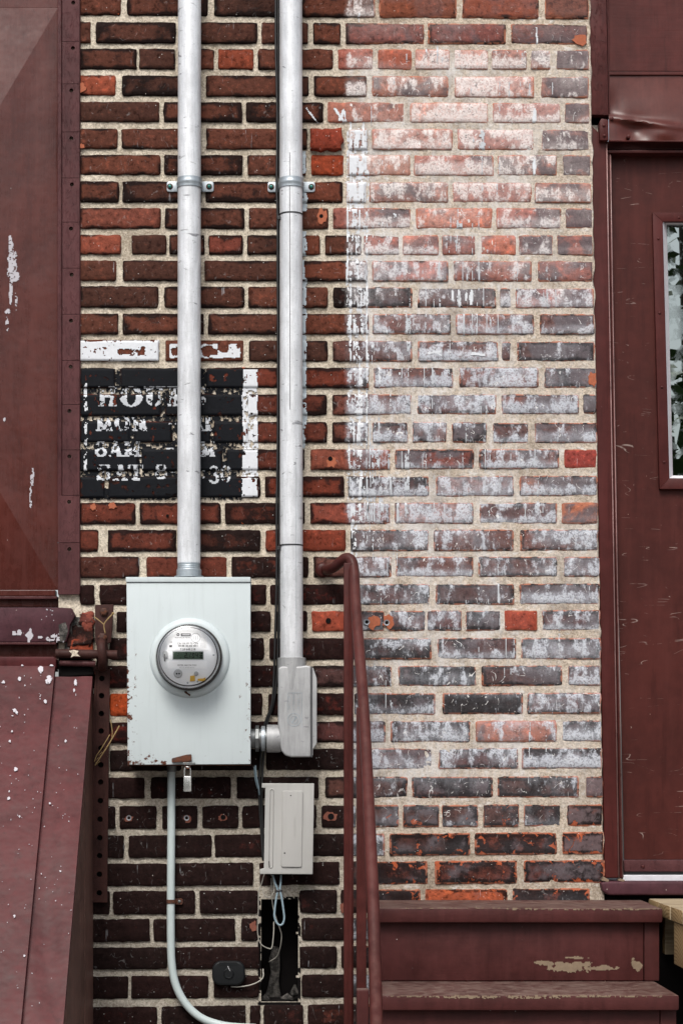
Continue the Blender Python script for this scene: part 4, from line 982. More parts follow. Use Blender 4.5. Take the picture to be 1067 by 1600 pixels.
def on_leaf(px, py):
    seam = 87.5 + (py - 1047) * (35 - 87.5) / 553
    return hp(px, py, .0195 if px < seam else .0032)
gx = x0b + np.arange(int(140 / .8)) * .8; gy = y0b + np.arange(int(552 / .8)) * .8
Xg, Yg = np.meshgrid(gx, gy); n1 = fbm(Xg.shape, 9, 91, 4); n2 = fbm(Xg.shape, 3.6, 92, 3); cl = np.zeros(Xg.shape, int)
for (cx, cy, rx, ry, dn) in blobs:
    rx, ry = rx * .7, ry * .75
    cl[((((Xg - cx) / rx) ** 2 + ((Yg - cy) / ry) ** 2) + (n1 - .5) * 3.6 < .75) & (n2 > 1.04 - dn)] = 1
seamx = 87.5 + (Yg - 1047) * (35 - 87.5) / 553; cl[np.abs(Xg - seamx) < 2.5] = 0; cl[Xg > 143 - (Yg - 1057) * .081] = 0
flakes('white_spatter', x0b, y0b, gx, gy, cl.astype(float), cl, [M['splat']], ha, place=on_leaf)

# hinge bar lying across the head of the hatch, through the strap
hb = thing('hinge_bar', P(140, 1022, .05), 'short round brown hinge bar crusted with white, poking through the perforated strap', 'hinge bar')
mk('bar', tube([P(88, 1021, .052), P(184, 1023, .052)], .0115, 16), M['rustbrown'], hb, smooth=True, angle=50)
mk('lower_bar', tube([P(94, 1036, .045), P(150, 1037, .045)], .008, 12), M['strip'], hb, smooth=True, angle=50)
mk('bar_crust', prism([(108, 1017), (116, 1015.5), (124, 1017), (121, 1021), (126, 1026), (116, 1025), (111, 1028), (113, 1022)], .055, .0650, .0005), M['mortar'], hb)

st = thing('perforated_strap', P(160, 1410, .01), 'rusty brown perforated steel strap standing against the bricks between hatch and meter box', 'steel strap')
hy = [1060, 1087, 1115, 1142, 1169, 1195, 1222, 1251, 1280, 1309, 1337, 1366, 1395]
hs_ = [(159.5 - (y - 1060) * .012, y) for y in hy]
mk('strap_plate', holed_plate(((1045, 150, 172), (1410, 145, 168)), hs_, 4.4, .008, .013), M['rustbrown'], st, smooth=True, angle=35)
mk('strap_side', prism([(144.6, 1120), (149, 1060), (150.5, 1046), (151, 1046), (146, 1410), (144, 1410)], -.004, .017, 0), M['rustbrown'], st)
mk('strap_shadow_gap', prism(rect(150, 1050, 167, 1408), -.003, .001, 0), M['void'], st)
mk('strap_head', prism([(149, 945), (178, 944), (176, 975), (174, 1003), (168, 1006), (170, 1016), (168, 1046), (150, 1046), (152, 1010), (149, 1003)], .02, .032, .002), M['rustbrown'], st, smooth=True, angle=40)
mk('strap_loop', tube(spline([P(160, 1002, .034), P(159, 1010, .066), P(160, 1022, .071), P(161, 1034, .060), P(160, 1044, .034)], 6), .011, 12), M['rustbrown'], st, smooth=True)
mk('bolt', lathe(P(163, 956, .03), [(.011, 0), (.011, .008), (.008, .011), (.002, .012)], 6), M['rust'], st)
mk('bolt', lathe(P(161, 996, .03), [(.012, 0), (.012, .007), (.008, .010), (.002, .011)], 6), M['rust'], st)
# dry stems caught in the strap
t1 = thing('dry_stem', P(163, 980, .05), 'dry forked yellow stem hooked over the bolt head of the strap', 'twig', 'dry stems caught in the strap')
mk('stalk', tube(spline([P(165, 990, .05), P(163, 976, .052), P(170, 966, .054), P(177, 959, .052)], 5), .0016, 7), M['twig'], t1, smooth=True)
mk('stalk', tube(spline([P(163, 976, .052), P(156, 970, .053), P(148, 964, .05)], 5), .0014, 7), M['twig'], t1, smooth=True)
mk('bud', lathe(P(177, 958.5, .052), [(.0005, -.003), (.0035, -.001), (.003, .003), (.0005, .004)], 10), M['twig'], t1, smooth=True)
t2 = thing('dry_stem', P(165, 1170, .03), 'broken dry stem leaning across the strap low beside the meter box', 'twig', 'dry stems caught in the strap')
mk('stalk', tube(spline([P(149, 1196, .03), P(158, 1182, .034), P(168, 1167, .036), P(178, 1150, .03), (P(187, 1134, .02))], 5), .0017, 7), M['twig'], t2, smooth=True)
mk('stalk', tube(spline([P(148, 1190, .03), P(152, 1180, .033), P(160, 1168, .036), P(172, 1148, .03)], 5), .0013, 7), M['twig'], t2, smooth=True)
mk('stalk', tube(spline([P(172, 1164, .034), P(176, 1146, .032), P(173, 1124, .026)], 5), .0010, 6), M['twig'], t2, smooth=True)
for i, (px, py) in enumerate(((150, 1188), (155, 1180), (160, 1177), (152, 1194))):
    mk('leaf_scale', tube([P(px, py, .036), P(px + 5, py - 5, .037)], lambda t: .0026 * math.sin(3.14 * min(.98, t + .05)) + .0003, 7), M['twig'], t2, smooth=True)
# ------------------------------------------------------------------ right: door, frame, transom, sill
fr = thing('door_frame', P(945, 1372, -.02), 'brown steel door frame with an old alligatored wooden upper post beside the bricks', 'door frame')
RX = 1510
mk('upper_post', prism([(918, -60), (946, -60), (950.5, 180), (921, 179)], -.10, -.004, .003), M['jambwood'], fr, smooth=True, angle=50)
mk('post_bead', prism([(946.5, -60), (949, -60), (953, 181), (950.8, 181)], -.10, -.012, .001), M['frame'], fr)
mk('black_gap', prism(rect(920, 180, 950, 196), -.10, -.03, 0), M['void'], fr)  # black filler in the gap between upper post and jamb
br_ = mk('bracket', prism([(936, 190), (939, 185), (948, 186), (950, 190), (950.5, 219), (936.5, 219)], -.02, .010, .002), M['frame'], fr, smooth=True, angle=45)
for (a, b) in ((943, 196), (943.5, 212)): mk('screw', lathe(P(a, b, .010), [(.0045, 0), (.004, .002), (.0015, .0028)], 10), M['frame'], br_, smooth=True)
mk('jamb', prism([(922, 194), (947, 219), (950, 400), (957, 800), (966, 1372), (944, 1372), (934, 800), (925, 400)], -.10, -.006, .004, 3), M['frame'], fr, smooth=True, angle=50)
mk('jamb_stop', prism([(948.5, 238), (953.2, 240), (955.5, 400), (962, 800), (972.5, 1372), (967.5, 1372), (958.3, 800), (951.3, 400)], -.10, -.022, .003, 3), M['frame'], fr, smooth=True, angle=50)
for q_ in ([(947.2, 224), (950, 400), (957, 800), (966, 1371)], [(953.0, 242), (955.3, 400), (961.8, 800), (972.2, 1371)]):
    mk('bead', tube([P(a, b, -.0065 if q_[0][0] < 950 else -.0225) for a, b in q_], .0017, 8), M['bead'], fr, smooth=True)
mk('head', prism([(948, 221), (RX, 221), (RX, 233), (948.4, 233)], -.10, -.030, .002), M['frame'], fr)
mk('head_stop', prism([(949, 234), (RX, 234), (RX, 239), (949, 239)], -.10, -.018, .002), M['frame'], fr)
mk('far_jamb', prism(rect(RX + 1, -60, RX + 50, 1372), -.10, -.006, .004), M['frame'], fr)

tr = thing('transom_panel', P(1000, 118, -.015), 'brown board and dented metal flashing over the door', 'transom panel')
mk('board', prism([(949.5, -60), (RX, -60), (RX, 112), (950.5, 111)], -.09, -.020, .001), M['transom'], tr)
mk('board_edge', prism([(950.5, 111.5), (RX, 112.5), (RX, 117), (950.8, 117)], -.09, -.012, .0015), M['transom'], tr)
bm = bmesh.new(); rows = []; nxx, nyy = 70, 34
for i in range(nyy + 1):
    row = []
    for j in range(nxx + 1):
        u, v = j / nxx, i / nyy; px = 950.5 + (1330 - 950.5) * u; py = 117.5 + (220 - 117.5) * v
        z = -.017 + .018 * v ** 1.3
        # crumple: a fold line out of the left end, a pushed-in pocket under it
        d = (py - (186 + (px - 968) * .13)); z += .010 * math.exp(-(d / 5.0) ** 2) * math.exp(-((px - 1000) / 70) ** 2)
        z -= .016 * math.exp(-((px - 990) / 20) ** 2 - ((py - 205) / 17) ** 2)
        z += .010 * math.exp(-((px - 1040) / 22) ** 2 - ((py - 206) / 14) ** 2)
        z -= .008 * math.exp(-((px - 955) / 12) ** 2 - ((py - 172) / 24) ** 2)
        z += .0012 * mnoise.noise(Vector((px * .012, py * .02, 0)))
        row.append(bm.verts.new(P(px, py, z)))
    rows.append(row)
for a, b in zip(rows, rows[1:]):
    for j in range(nxx): bm.faces.new((a[j], a[j + 1], b[j + 1], b[j]))
lo = [bm.verts.new(v.co + Vector((0, .022, .003))) for v in rows[-1]]
for j in range(nxx): bm.faces.new((rows[-1][j], rows[-1][j + 1], lo[j + 1], lo[j]))
fl = mk('flashing', bm, M['flash'], tr, smooth=True, angle=50)
mk('flashing_hem', tube([P(950, 220.5, .003), P(1330, 222, .003)], .0022, 8), M['frame'], fl, smooth=True)
for a, b in ((981, 214), (1037, 214.5), (1093, 215), (1149, 215)): mk('rivet', lathe(P(a, b, .000), [(.0052, -.01), (.0052, .003), (.004, .0055), (.0012, .0065)], 14), M['frame'], fl, smooth=True, angle=40)
mk('rivet', lathe(P(955, 186, -.008), [(.005, -.01), (.005, .003), (.003, .005), (.001, .0055)], 12), M['frame'], fl, smooth=True, angle=40)

dr = thing('steel_door', P(1020, 1366, -.06), 'brown painted steel door with a tall narrow window, scratched on the left', 'door')
bm = bmesh.new(); zd = -.050
def dx(py): return 949.5 + (py - 240) * (975 - 949.5) / 1130
wl = lambda py: 1019 + (py - 332) * (1030 - 1019) / 431
ol = [(dx(240), 240), (RX, 240), (RX, 1343), (dx(1343), 1343)]; il = [(wl(334) + 6, 339), (1230, 339), (1238, 757), (wl(763) + 6, 757)]
def V(q, z): 
    v = P(q[0], q[1], zd); return bm.verts.new((v.x, -z, v.z))
of = [V(q, zd) for q in ol]; inn = [V(q, zd) for q in il]; ib = [V(q, zd - .045) for q in il]
for i in range(4):
    j = (i + 1) % 4; bm.faces.new((of[i], of[j], inn[j], inn[i])); bm.faces.new((inn[i], inn[j], ib[j], ib[i]))
mk('door_skin', bm, M['door'], dr)
wf = None
def fr_piece(poly, z1, par, name='frame_member', mat='frame', bev=.0015): return mk(name, prism(poly, zd - .01, z1, bev), M[mat], par, smooth=True, angle=45)
ow = [(1019, 332), (1246, 332), (1256, 764), (1030, 764)]; iw = [(1035, 346), (1230, 346), (1240, 749), (1045.5, 747)]
fw = fr_piece([ow[0], iw[0], iw[3], ow[3]], zd + .014, dr, 'window_frame')
fr_piece([ow[0], ow[1], iw[1], iw[0]], zd + .0145, fw, 'frame_member'); fr_piece([ow[3], iw[3], iw[2], ow[2]], zd + .0145, fw); fr_piece([ow[1], ow[2], iw[2], iw[1]], zd + .014, fw)
# sloped inner bevel of the white glazing bead
def bevel_strip(a, b, c, d, z0, z1, nm='glazing_bevel'):
    bm = bmesh.new(); v = [bm.verts.new(P(*a, z0)), bm.verts.new(P(*b, z0)), bm.verts.new(P(*c, z1)), bm.verts.new(P(*d, z1))]
    bm.faces.new(v); return mk(nm, bm, M['whitebead'], fw)
gl = [(1041, 351), (1226, 351), (1236, 744), (1050.5, 743)]
bevel_strip(iw[0], iw[3], gl[3], gl[0], zd + .012, zd - .012); bevel_strip(iw[3], iw[2], gl[2], gl[3], zd + .012, zd - .012)
bevel_strip(iw[2], iw[1], gl[1], gl[2], zd + .012, zd - .012); bevel_strip(iw[1], iw[0], gl[0], gl[1], zd + .012, zd - .012)
mk('pane', prism([(1036, 346), (1232, 346), (1242, 749), (1046, 748)], zd - .016, zd - .012, 0), M['pane'], dr)
for a, b in ((1028, 373), (1060, 340), (1030, 489), (1033.5, 605), (1037, 722)): mk('screw', lathe(P(a, b, zd + .014), [(.0038, 0), (.0034, .0012), (.001, .0018)], 10), M['frame'], fw, smooth=True)
sw = mk('bottom_sweep', prism([(973.5, 1344), (RX, 1344), (RX, 1362), (974.5, 1362)], zd - .01, zd + .016, .003), M['strip'], dr, smooth=True, angle=45)
mk('screw', lathe(P(1004, 1354, zd + .016), [(.005, 0), (.004, .002), (.001, .003)], 10), M['frame'], sw, smooth=True)
mk('sweep_gap', prism([(975, 1362.5), (RX, 1362.5), (RX, 1368), (975, 1368)], zd - .01, zd + .008, 0), M['black'], dr)  # black strip standing in for the dark gap under the sweep
mk('door_foot', prism([(973, 1343), (RX, 1343), (RX, 1369), (973, 1369)], zd - .045, zd - .012, 0), M['door'], dr)

ds = thing('door_sill', P(1000, 1398, 0), 'rough brown painted stone doorstep with a worn white threshold under the door', 'door sill')
th = mk('threshold', prism([(974, 1367.5), (RX, 1367.5), (RX, 1377), (972, 1377)], -.10, -.020, .002), M['threshold'], ds)
bm = prism([(938, 1379), (946, 1377.5), (RX, 1377.5), (RX, 1399), (950, 1399), (941, 1393)], -.12, .022, .006, 3)
mk('sill_stone', bm, M['stone'], ds, smooth=True, angle=60)
mk('foundation', prism(rect(946, 1400, RX, 1763), -.3, -.01, 0), M['void'], ds)
mk('paint_chip', prism([(940, 1376), (943, 1370), (951, 1375), (950, 1378)], -.01, .020, .0005), M['tan'], ds)
mk('paint_chip', prism([(966, 1376), (970, 1373), (976, 1375), (974, 1378)], -.03, .012, .0005), M['tan'], ds)

# ------------------------------------------------------------------ wooden steps
sp = thing('wooden_steps', (0.5, -.4, 0), 'brown painted wooden steps to the door with the paint worn through on the edges', 'steps')
XL, XR = .195, .897
def board(name, x0, x1, z0, z1, Z0, Z1, bev=.004, mat='step', par=sp): return mk(name, wbox(x0, x1, -z1, -z0, Z0, Z1, bev), M[mat], par, smooth=True, angle=50)
rise = .179
tops = [.590, .411, .232, .053]
for i, Zt_ in enumerate(tops):
    za = 0.004 if i == 0 else .277 + (i - 1) * .27; zb_ = .302 + i * .27
    if i == 0:
        board('tread', XL, XR + .005, .004, .120, Zt_ - .034, Zt_); board('tread', XL, XR + .002, .126, zb_, Zt_ - .035, Zt_, .006)
    elif i < 3:
        board('tread', XL, XR - .012, za, zb_, Zt_ - .035, Zt_, .006)
    else:
        board('tread', XL, XR - .012, za, zb_, 0.002, Zt_, .006)
    if i < 3:
        zr = .275 + i * .27
        board('riser', XL + .004, XR - .040 - (.012 if i else 0), zr - .022, zr, tops[i + 1] + .001, Zt_ - .036, .0015)
        board('corner_post', XR - .038 - (.012 if i else 0), XR - .002 - (.012 if i else 0), zr - .05, zr + .0015, tops[i + 1] + .001, Zt_ - .036, .0015)
# side stringers
for x in (XL + .006, XR - .030):
    for i in range(3):
        board('stringer', x, x + .02, .010, .25 + i * .27, tops[i + 1] - .10 if i < 2 else .002, Zt_ if False else tops[i] - .037, .001)
# worn-through patches on the riser and the nosings
def patch(name, polys, zf, seed, x0, y0, x1, y1, mat):
    return splash(name, polys, lambda a, b: zf, sp, x0, y0, x1, y1, seed, mat, None, 1.25, .0007)
patch('bare_wood_patch', [(890, 1512, 42, 6, .95), (905, 1507, 25, 5, .9), (870, 1506, 30, 3.5, .8), (935, 1512, 24, 4, .8), (850, 1504, 14, 3, .8), (900, 1496, 18, 2.2, .6), (992, 1506, 7, 10, .75), (996, 1512, 6, 9, .7)], .275, 61, 820, 1485, 1008, 1530, M['tan'])
patch('bare_nosing', [(900, 1420, 130, 1.2, .38), (730, 1418.5, 90, 1.0, .36), (980, 1420, 40, 1.4, .45)], .302, 62, 600, 1416, 1033, 1426, M['tan'])
patch('bare_nosing', [(720, 1557, 50, 2.6, .55), (900, 1556, 150, 1.6, .42), (640, 1556, 40, 1.3, .45), (830, 1558, 40, 2.0, .5)], .572, 63, 600, 1552, 1045, 1566, M['tan'])

# ------------------------------------------------------------------ raw timber deck beside the steps
dk = thing('wooden_deck', (1.3, -.3, 0), 'unpainted timber deck with grainy board ends at the right of the steps', 'deck')
for i in range(5):
    z0 = .006 + i * .144; board('deck_board', .918 + rng.uniform(-.001, .002), 2.4, z0, z0 + .138, .560, .594, .004, 'pine', dk)
board('beam', .926, 2.4, .30, .62, .455, .557, .003, 'pine', dk)
board('beam', .95, 2.4, .02, .06, .455, .557, .003, 'pine', dk)
for x in (1.1, 2.2): board('post', x, x + .09, .45, .54, 0, .453, .003, 'pine', dk)
board('shade_sheet', .905, 2.4, .022, .030, .01, .553, 0, 'void', dk)  # black sheet added as the shade below the deck

# ------------------------------------------------------------------ iron handrail
hr = thing('handrail', P(545, 1763, .2), 'brown painted iron handrail curving out of the bricks and down beside the steps', 'handrail')
rp = [P(506, 890, -.02), P(511, 890, .02), P(522, 886, .055), P(532, 878, .08), P(541, 872, .095), P(549, 876, .105), P(552.5, 890, .12), P(554, 915, .15), P(556, 950, .20), P(561.5, 1020, .30), P(567, 1090, .40), P(573, 1195, .54), P(578, 1300, .68), P(582.5, 1400, .81), P(585.5, 1500, .93), P(588, 1600, 1.08), P(590, 1680, 1.2)]
def rr_(t): return .0125
mk('rail', tube(spline(rp, 6), .0136, 18), M['rail'], hr, smooth=True, angle=60)
mk('wall_boss', lathe(P(504, 891, 0), [(.020, -.01), (.020, .006), (.017, .011), (.014, .013)], 20), M['rail'], hr, smooth=True, angle=40)
def post(px, z, w, d, ytop, ybot_Z, name='post'):
    x = P(px, 1400, z).x; top = P(px, ytop, z).z
    return mk(name, wbox(x - w / 2, x + w / 2, -z - d / 2, -z + d / 2, ybot_Z, top, .0035, 2), M['rail'], hr, smooth=True, angle=40)
p1 = post(544.5, .115, .0245, .024, 880, 0)
mk('post_rib', wbox(P(547.5, 1400, .13).x - .0045, P(547.5, 1400, .13).x + .0045, -.131, -.125, 0, P(545, 905, .13).z, .002), M['rail'], p1)
p2 = post(564.5, .425, .0235, .022, 1105, 0)
mk('foot_block', wbox(P(557, 1545, .50).x, P(557, 1545, .50).x + .028, -.52, -.48, 0, P(557, 1545, .5).z, .003), M['step'], hr)
# ------------------------------------------------------------------ conduits and their straps
def vpipe(name, pxt, pxb, y0, y1, wpx, z, label, cat, group):
    t = thing(name, P(pxb, y1, z), label, cat, group)
    r = wpx / 2 * S * (D - z) / D
    mk('pipe', tube([P(pxt, y0, z), P((pxt + pxb) / 2, (y0 + y1) / 2, z), P(pxb, y1, z)], r, 40), M['galv'], t, smooth=True, angle=50)
    return t, r
c1, r1 = vpipe('conduit', 296.6, 295.4, -80, 880, 36, .036, 'galvanised steel conduit coming down into the top of the meter box', 'conduit', 'galvanised conduits')
mk('hub_thread', lathe(P(295.4, 893, .036), [(r1 * .99, .022), (r1 * 1.0, .018), (r1 * .96, .016), (r1 * 1.0, .014), (r1 * .96, .012), (r1 * 1.0, .010), (r1, .0)], 40, 'z'), M['zinc'], c1, smooth=True, angle=30)
mk('hub', lathe(P(295.6, 902, .036), [(r1 * 1.03, 0), (r1 * 1.09, .002), (r1 * 1.09, .018), (r1 * 1.02, .021)], 40, 'z'), M['zinc'], c1, smooth=True, angle=30)
mk('locknut', lathe(P(295.6, 902.5, .036), [(r1 * 1.27, .0), (r1 * 1.27, .0035), (r1 * 1.1, .0036)], 24, 'z'), M['zinc'], c1)
c2, r2 = vpipe('conduit', 454.5, 455.6, -80, 1030, 35.5, .040, 'galvanised steel conduit running down into the cast elbow fitting, right of the black cable', 'conduit', 'galvanised conduits')
mk('seam', tube([P(452.7, 238, .040 + r2 * .985), P(453.0, 430, .040 + r2 * .988), P(453.2, 640, .040 + r2 * .985)], .0009, 6), M['ink'], c2)
mk('weld_line', tube([P(462, 640, .040 + r2 * .90), P(463, 1000, .040 + r2 * .90)], .0006, 6), M['zinc'], c2)

def strap(cx, y0, y1, wpx, z, r, e0, e1, label):
    t = thing('pipe_strap', P(cx, (y0 + y1) / 2, 0), label, 'pipe strap', 'two-hole straps holding the conduits')
    # saddle: a ribbed band round the front half of the pipe, and two ears
    bm = bmesh.new(); ny = 8; n = 28; rows = []
    Zt_, Zb_ = P(cx, y0, z).z, P(cx, y1, z).z; X = P(cx, y0, z).x
    for i in range(ny + 1):
        v = i / ny; rad = r + .0022 + .0016 * (math.exp(-((v - .5) / .16) ** 2)) ; row = []
        for k in range(n + 1):
            a = math.pi * (1.0 + k / n) ; 
            row.append(bm.verts.new((X + rad * math.cos(a), -z + rad * math.sin(a), Zt_ + (Zb_ - Zt_) * v)))
        rows.append(row)
        row.insert(0, bm.verts.new((X - rad - .0004, -.004, Zt_ + (Zb_ - Zt_) * v))); row.append(bm.verts.new((X + rad + .0004, -.004, Zt_ + (Zb_ - Zt_) * v)))
    for a, b in zip(rows, rows[1:]):
        for k in range(len(a) - 1): bm.faces.new((a[k], a[k + 1], b[k + 1], b[k]))
    for row, dz in ((rows[0], 1), (rows[-1], -1)):
        low = [bm.verts.new(Vector((X + (v.co.x - X) * .955, -z + (v.co.y + z) * .955, v.co.z))) for v in row]
        for k in range(len(row) - 1): bm.faces.new((row[k], row[k + 1], low[k + 1], low[k]))
    mk('saddle', bm, M['zinc'], t, smooth=True, angle=50)
    for (a, b, hx) in ((e0[0], e0[1], e0[2]), (e1[0], e1[1], e1[2])):
        ear = mk('ear', prism(rrect(a, y0 + 4, b, y1 + 5, 3.2), .001, .0045, .0008), M['zinc'], t, smooth=True, angle=40)
        w = mk('washer', lathe(P(hx, y0 + 12, .0045), [(4.6 * S, 0), (4.6 * S, .0012), (2.6 * S, .0014)], 20), M['rust'], ear, smooth=True, angle=40)
        mk('screw', lathe(P(hx, y0 + 12, .0055), [(3.0 * S, 0), (3.0 * S, .003), (2.0 * S, .0042), (.0006, .0045)], 8), M['screwgreen'], ear, smooth=True, angle=40)
strap(296.4, 279.5, 294.5, 36, .036, r1, (261, 281, 266), (312, 334, 327), 'zinc pipe strap round the left conduit, with green screw heads')
strap(455, 280, 295, 35.5, .040, r2, (418.5, 439, 424), (472, 492, 486.5), 'zinc pipe strap round the right conduit, the black cable passing its left ear')
for y, lab in ((336, 'thin black cable tie just below the strap on the right conduit'), (852.5, 'thin black cable tie low on the right conduit, level with the handrail top')):
    t = thing('cable_tie', P(455, y, .04), lab, 'cable tie', 'black cable ties')
    band = bmesh.new(); add_lathe(band, P(455, y, .04), [(r2 * .98, -.0016), (r2 + .0012, -.0016), (r2 + .0014, 0), (r2 + .0012, .0016), (r2 * .98, .0016)], 40, 'z', False)
    mk('band', band, M['black'], t, smooth=True, angle=40)
    mk('tie_head', prism(rrect(433, y + 1, 438.5, y + 6.5, 1.2), .045, .054, .0008), M['black'], t)

# cast elbow fitting below the second conduit
cb = thing('conduit_elbow', P(460, 1183, .04), 'cast grey metal elbow fitting with an embossed emblem, below the right conduit', 'conduit fitting')
outline = [(434.5, 1046), (434.5, 1136)]
for i in range(9):
    a = R(90 * i / 8); outline.append((434.5 + 4 + 16 * (1 - math.cos(a)) * .35, 1136 + 44 * math.sin(a) * 1.0))
outline = [(434.5, 1044), (434.3, 1130), (436.5, 1143), (438, 1165), (440, 1174), (446, 1180.5), (455, 1183), (486, 1183), (486, 1041), (479, 1040), (474, 1050), (462, 1056), (448, 1054)]
outline = [(434.5, 1044), (434.3, 1130), (436.5, 1143), (438, 1165), (440, 1174), (446, 1180.5), (455, 1183), (486, 1183), (486, 1041), (478, 1039.5), (470, 1041), (440, 1041)]
mk('body', prism(outline, .004, .074, .008, 4), M['cast'], cb, smooth=True, angle=60)
rr = 21.5 * S
mk('top_hub', lathe(P(456, 1060, .040), [(r2 * 1.18, -.03), (r2 * 1.22, .012), (r2 * 1.235, .044), (r2 * 1.235, .0515), (r2 * 1.18, .0525), (r2 * 1.02, .0525)], 40, 'z'), M['cast'], cb, smooth=True, angle=40)
mk('side_hub', lathe(P(417, 1154, .040), [(20.0 * S, 0), (21.5 * S, .001), (21.5 * S, .030), (20.5 * S, .036)], 40, 'x'), M['cast'], cb, smooth=True, angle=40)
mk('gasket', prism([(486.2, 1041), (488, 1041), (488, 1183), (486.2, 1183)], .006, .0745, 0), M['ink'], cb)
mk('cover', prism([(488.1, 1043), (489.5, 1044), (494.5, 1059), (495, 1064), (495, 1160), (494, 1163), (489.2, 1170), (489, 1180), (488.1, 1180)], .008, .072, .003, 2), M['cast'], cb, smooth=True, angle=40)
em = mk('emblem', prism([(449.5, 1082.2), (471.8, 1082.2), (471.8, 1083), (449.5, 1083)], .07, .0745, 0), M['zinc'], cb)
for q in (rect(449, 1083, 449.8, 1112), rect(471.2, 1083, 472, 1137)): mk('emblem_line', prism(q, .07, .0745, 0), M['zinc'], em)
def ring_px(cx, cy, r0, r1, z, h, n=30):
    return lathe(P(cx, cy, z), [(r0 * S, 0), (r0 * S, h), (r1 * S, h), (r1 * S, 0)], n, 'y', False)
mk('emblem_ring', ring_px(459.5, 1124.5, 10.4, 9.2, .0738, .001), M['zinc'], em); mk('emblem_ring', ring_px(459.5, 1124.5, 6.2, 5.2, .0738, .001), M['zinc'], em)
mk('emblem_mark', prism([(455.5, 1128), (457, 1129.5), (464, 1121), (462.5, 1119.5)], .07, .0748, 0), M['zinc'], em)
def text(name, s, px, py, h, z, mat, parent, rot=0.0, align='CENTER', ext=.0002, xs=1.0):
    cu = bpy.data.curves.new(name, 'FONT'); cu.body = s; cu.align_x = align; cu.align_y = 'CENTER'; cu.size = h * S; cu.extrude = ext; cu.resolution_u = 2
    o = bpy.data.objects.new('t', cu); sc.collection.objects.link(o)
    dg = bpy.context.evaluated_depsgraph_get(); me = bpy.data.meshes.new_from_object(o.evaluated_get(dg)); bpy.data.objects.remove(o)
    me.name = name; c = P(px, py, z)
    me.transform(Matrix.Translation(c) @ Matrix.Rotation(R(90), 4, 'X') @ Matrix.Rotation(R(rot), 4, 'Z') @ Matrix.Diagonal((xs, 1, 1, 1)))
    me.materials.clear(); me.materials.append(mat); q = link(bpy.data.objects.new(name, me)); attach(q, parent); return q
for i, (x, s) in enumerate(((452.5, '10  1/2 PL'), (459, '5/14 IN HUB'), (466.5, 'OF ELB 1/2'))): text('cast_lettering', s, x, 1097, 5.4, .0741, M['zinc'], cb, 90)
np_ = thing('conduit_nipple', P(403, 1154, .04), 'short dull zinc nipple between the meter box and the cast elbow', 'pipe nipple')
mk('nipple', tube([P(388, 1154, .04), P(419, 1154, .04)], 15 * S, 28), M['darkzinc'], np_, smooth=True, angle=50)
mk('nut', lathe(P(399, 1154, .04), [(18 * S, 0), (20.5 * S, .001), (20.5 * S, .009), (18 * S, .010)], 8, 'x'), M['darkzinc'], np_)
mk('collar', lathe(P(408, 1154, .04), [(17 * S, 0), (19.6 * S, .001), (19.6 * S, .010), (18 * S, .011)], 28, 'x'), M['zinc'], np_, smooth=True, angle=40)

# ------------------------------------------------------------------ meter box and the meter on it
mb = thing('meter_box', P(294, 1195, .05), 'pale grey steel meter box with rust creeping up its lower left corner', 'meter box')
ZF = .115
mk('cabinet', prism([(198.5, 906), (391, 906), (391, 1193), (199.5, 1193)], .003, .100, .002), M['box'], mb, smooth=True, angle=45)
mk('lid', prism([(197, 901.5), (391.6, 901.5), (391.6, 909.3), (197, 909.3)], .004, .1185, .0015), M['box'], mb, smooth=True, angle=45)
mk('cover', prism([(198, 910.3), (391.5, 910.3), (391.8, 1194), (200, 1195)], .1005, ZF, .0018), M['box'], mb, smooth=True, angle=45)
cc = P(297, 1028, ZF)
mk('collar', lathe(cc, [(61.5 * S, -.001), (60.5 * S, .002), (58.5 * S, .0075), (55.5 * S, .0115), (52 * S, .0125)], 64), M['box'], mb, smooth=True)
mk('rain_lip', prism([(200, 1195.2), (391.5, 1194.4), (391.5, 1196), (200, 1196.8)], .02, .108, 0), M['rust'], mb)
tabs = mk('hasp', prism([(286, 1191.2), (305, 1191.2), (305, 1194.6), (298, 1195.4), (286, 1194.8)], .11, .128, .0008), M['darkzinc'], mb)
mk('rusty_bar', prism([(268.5, 1186), (270, 1184.6), (292, 1179), (299, 1178.5), (300, 1189), (297, 1190), (270, 1191.5), (268.5, 1190)], ZF, ZF + .010, .0015), M['rust'], mb, smooth=True, angle=40)

me = thing('electric_meter', P(294.5, 1028, ZF + .02), 'round glass-covered electric meter with a digital display reading 21043', 'electric meter')
c = P(296, 1027.5, ZF + .012)
mk('sealing_ring', lathe(c, [(49 * S, 0), (50.4 * S, .001), (50.8 * S, .006), (50.4 * S, .014), (49.8 * S, .017), (48.9 * S, .017)], 64), M['ring'], me, smooth=True, angle=40)
zf = ZF + .034
def PP(a, b, z=zf): return P(a, b, z)
face = mk('dial', lathe(P(294.6, 1026, ZF + .026), [(43.5 * S, 0), (43.5 * S, .008), (42.4 * S, .009)], 64), M['white'], me, smooth=True, angle=40)
mk('dial_rim', lathe(P(295, 1026.6, ZF + .024), [(48.6 * S, 0), (48.4 * S, .004), (46.0 * S, .006), (43.6 * S, .004)], 64, 'y', False), M['galv'], me, smooth=True, angle=40)
zt = ZF + .0355
def plate(name, q, mat, par=None, z0=.03, z1=.0356, bev=0): return mk(name, prism(q, ZF + z0, ZF + z1, bev), mat, par or me)
up = plate('upper_label', [(270, 992), (280, 985), (312, 985), (323.5, 993), (323.5, 1016.5), (262.5, 1016.5), (262.5, 999)], M['ivory'])
lo_ = plate('lower_label', rect(262.5, 1033, 323.5, 1044.5), M['ivory'])
zt2 = ZF + .0358
mk('emblem', ring_px(278.6, 991.6, 2.2, 1.0, zt2, .0003, 16), M['ink'], me)
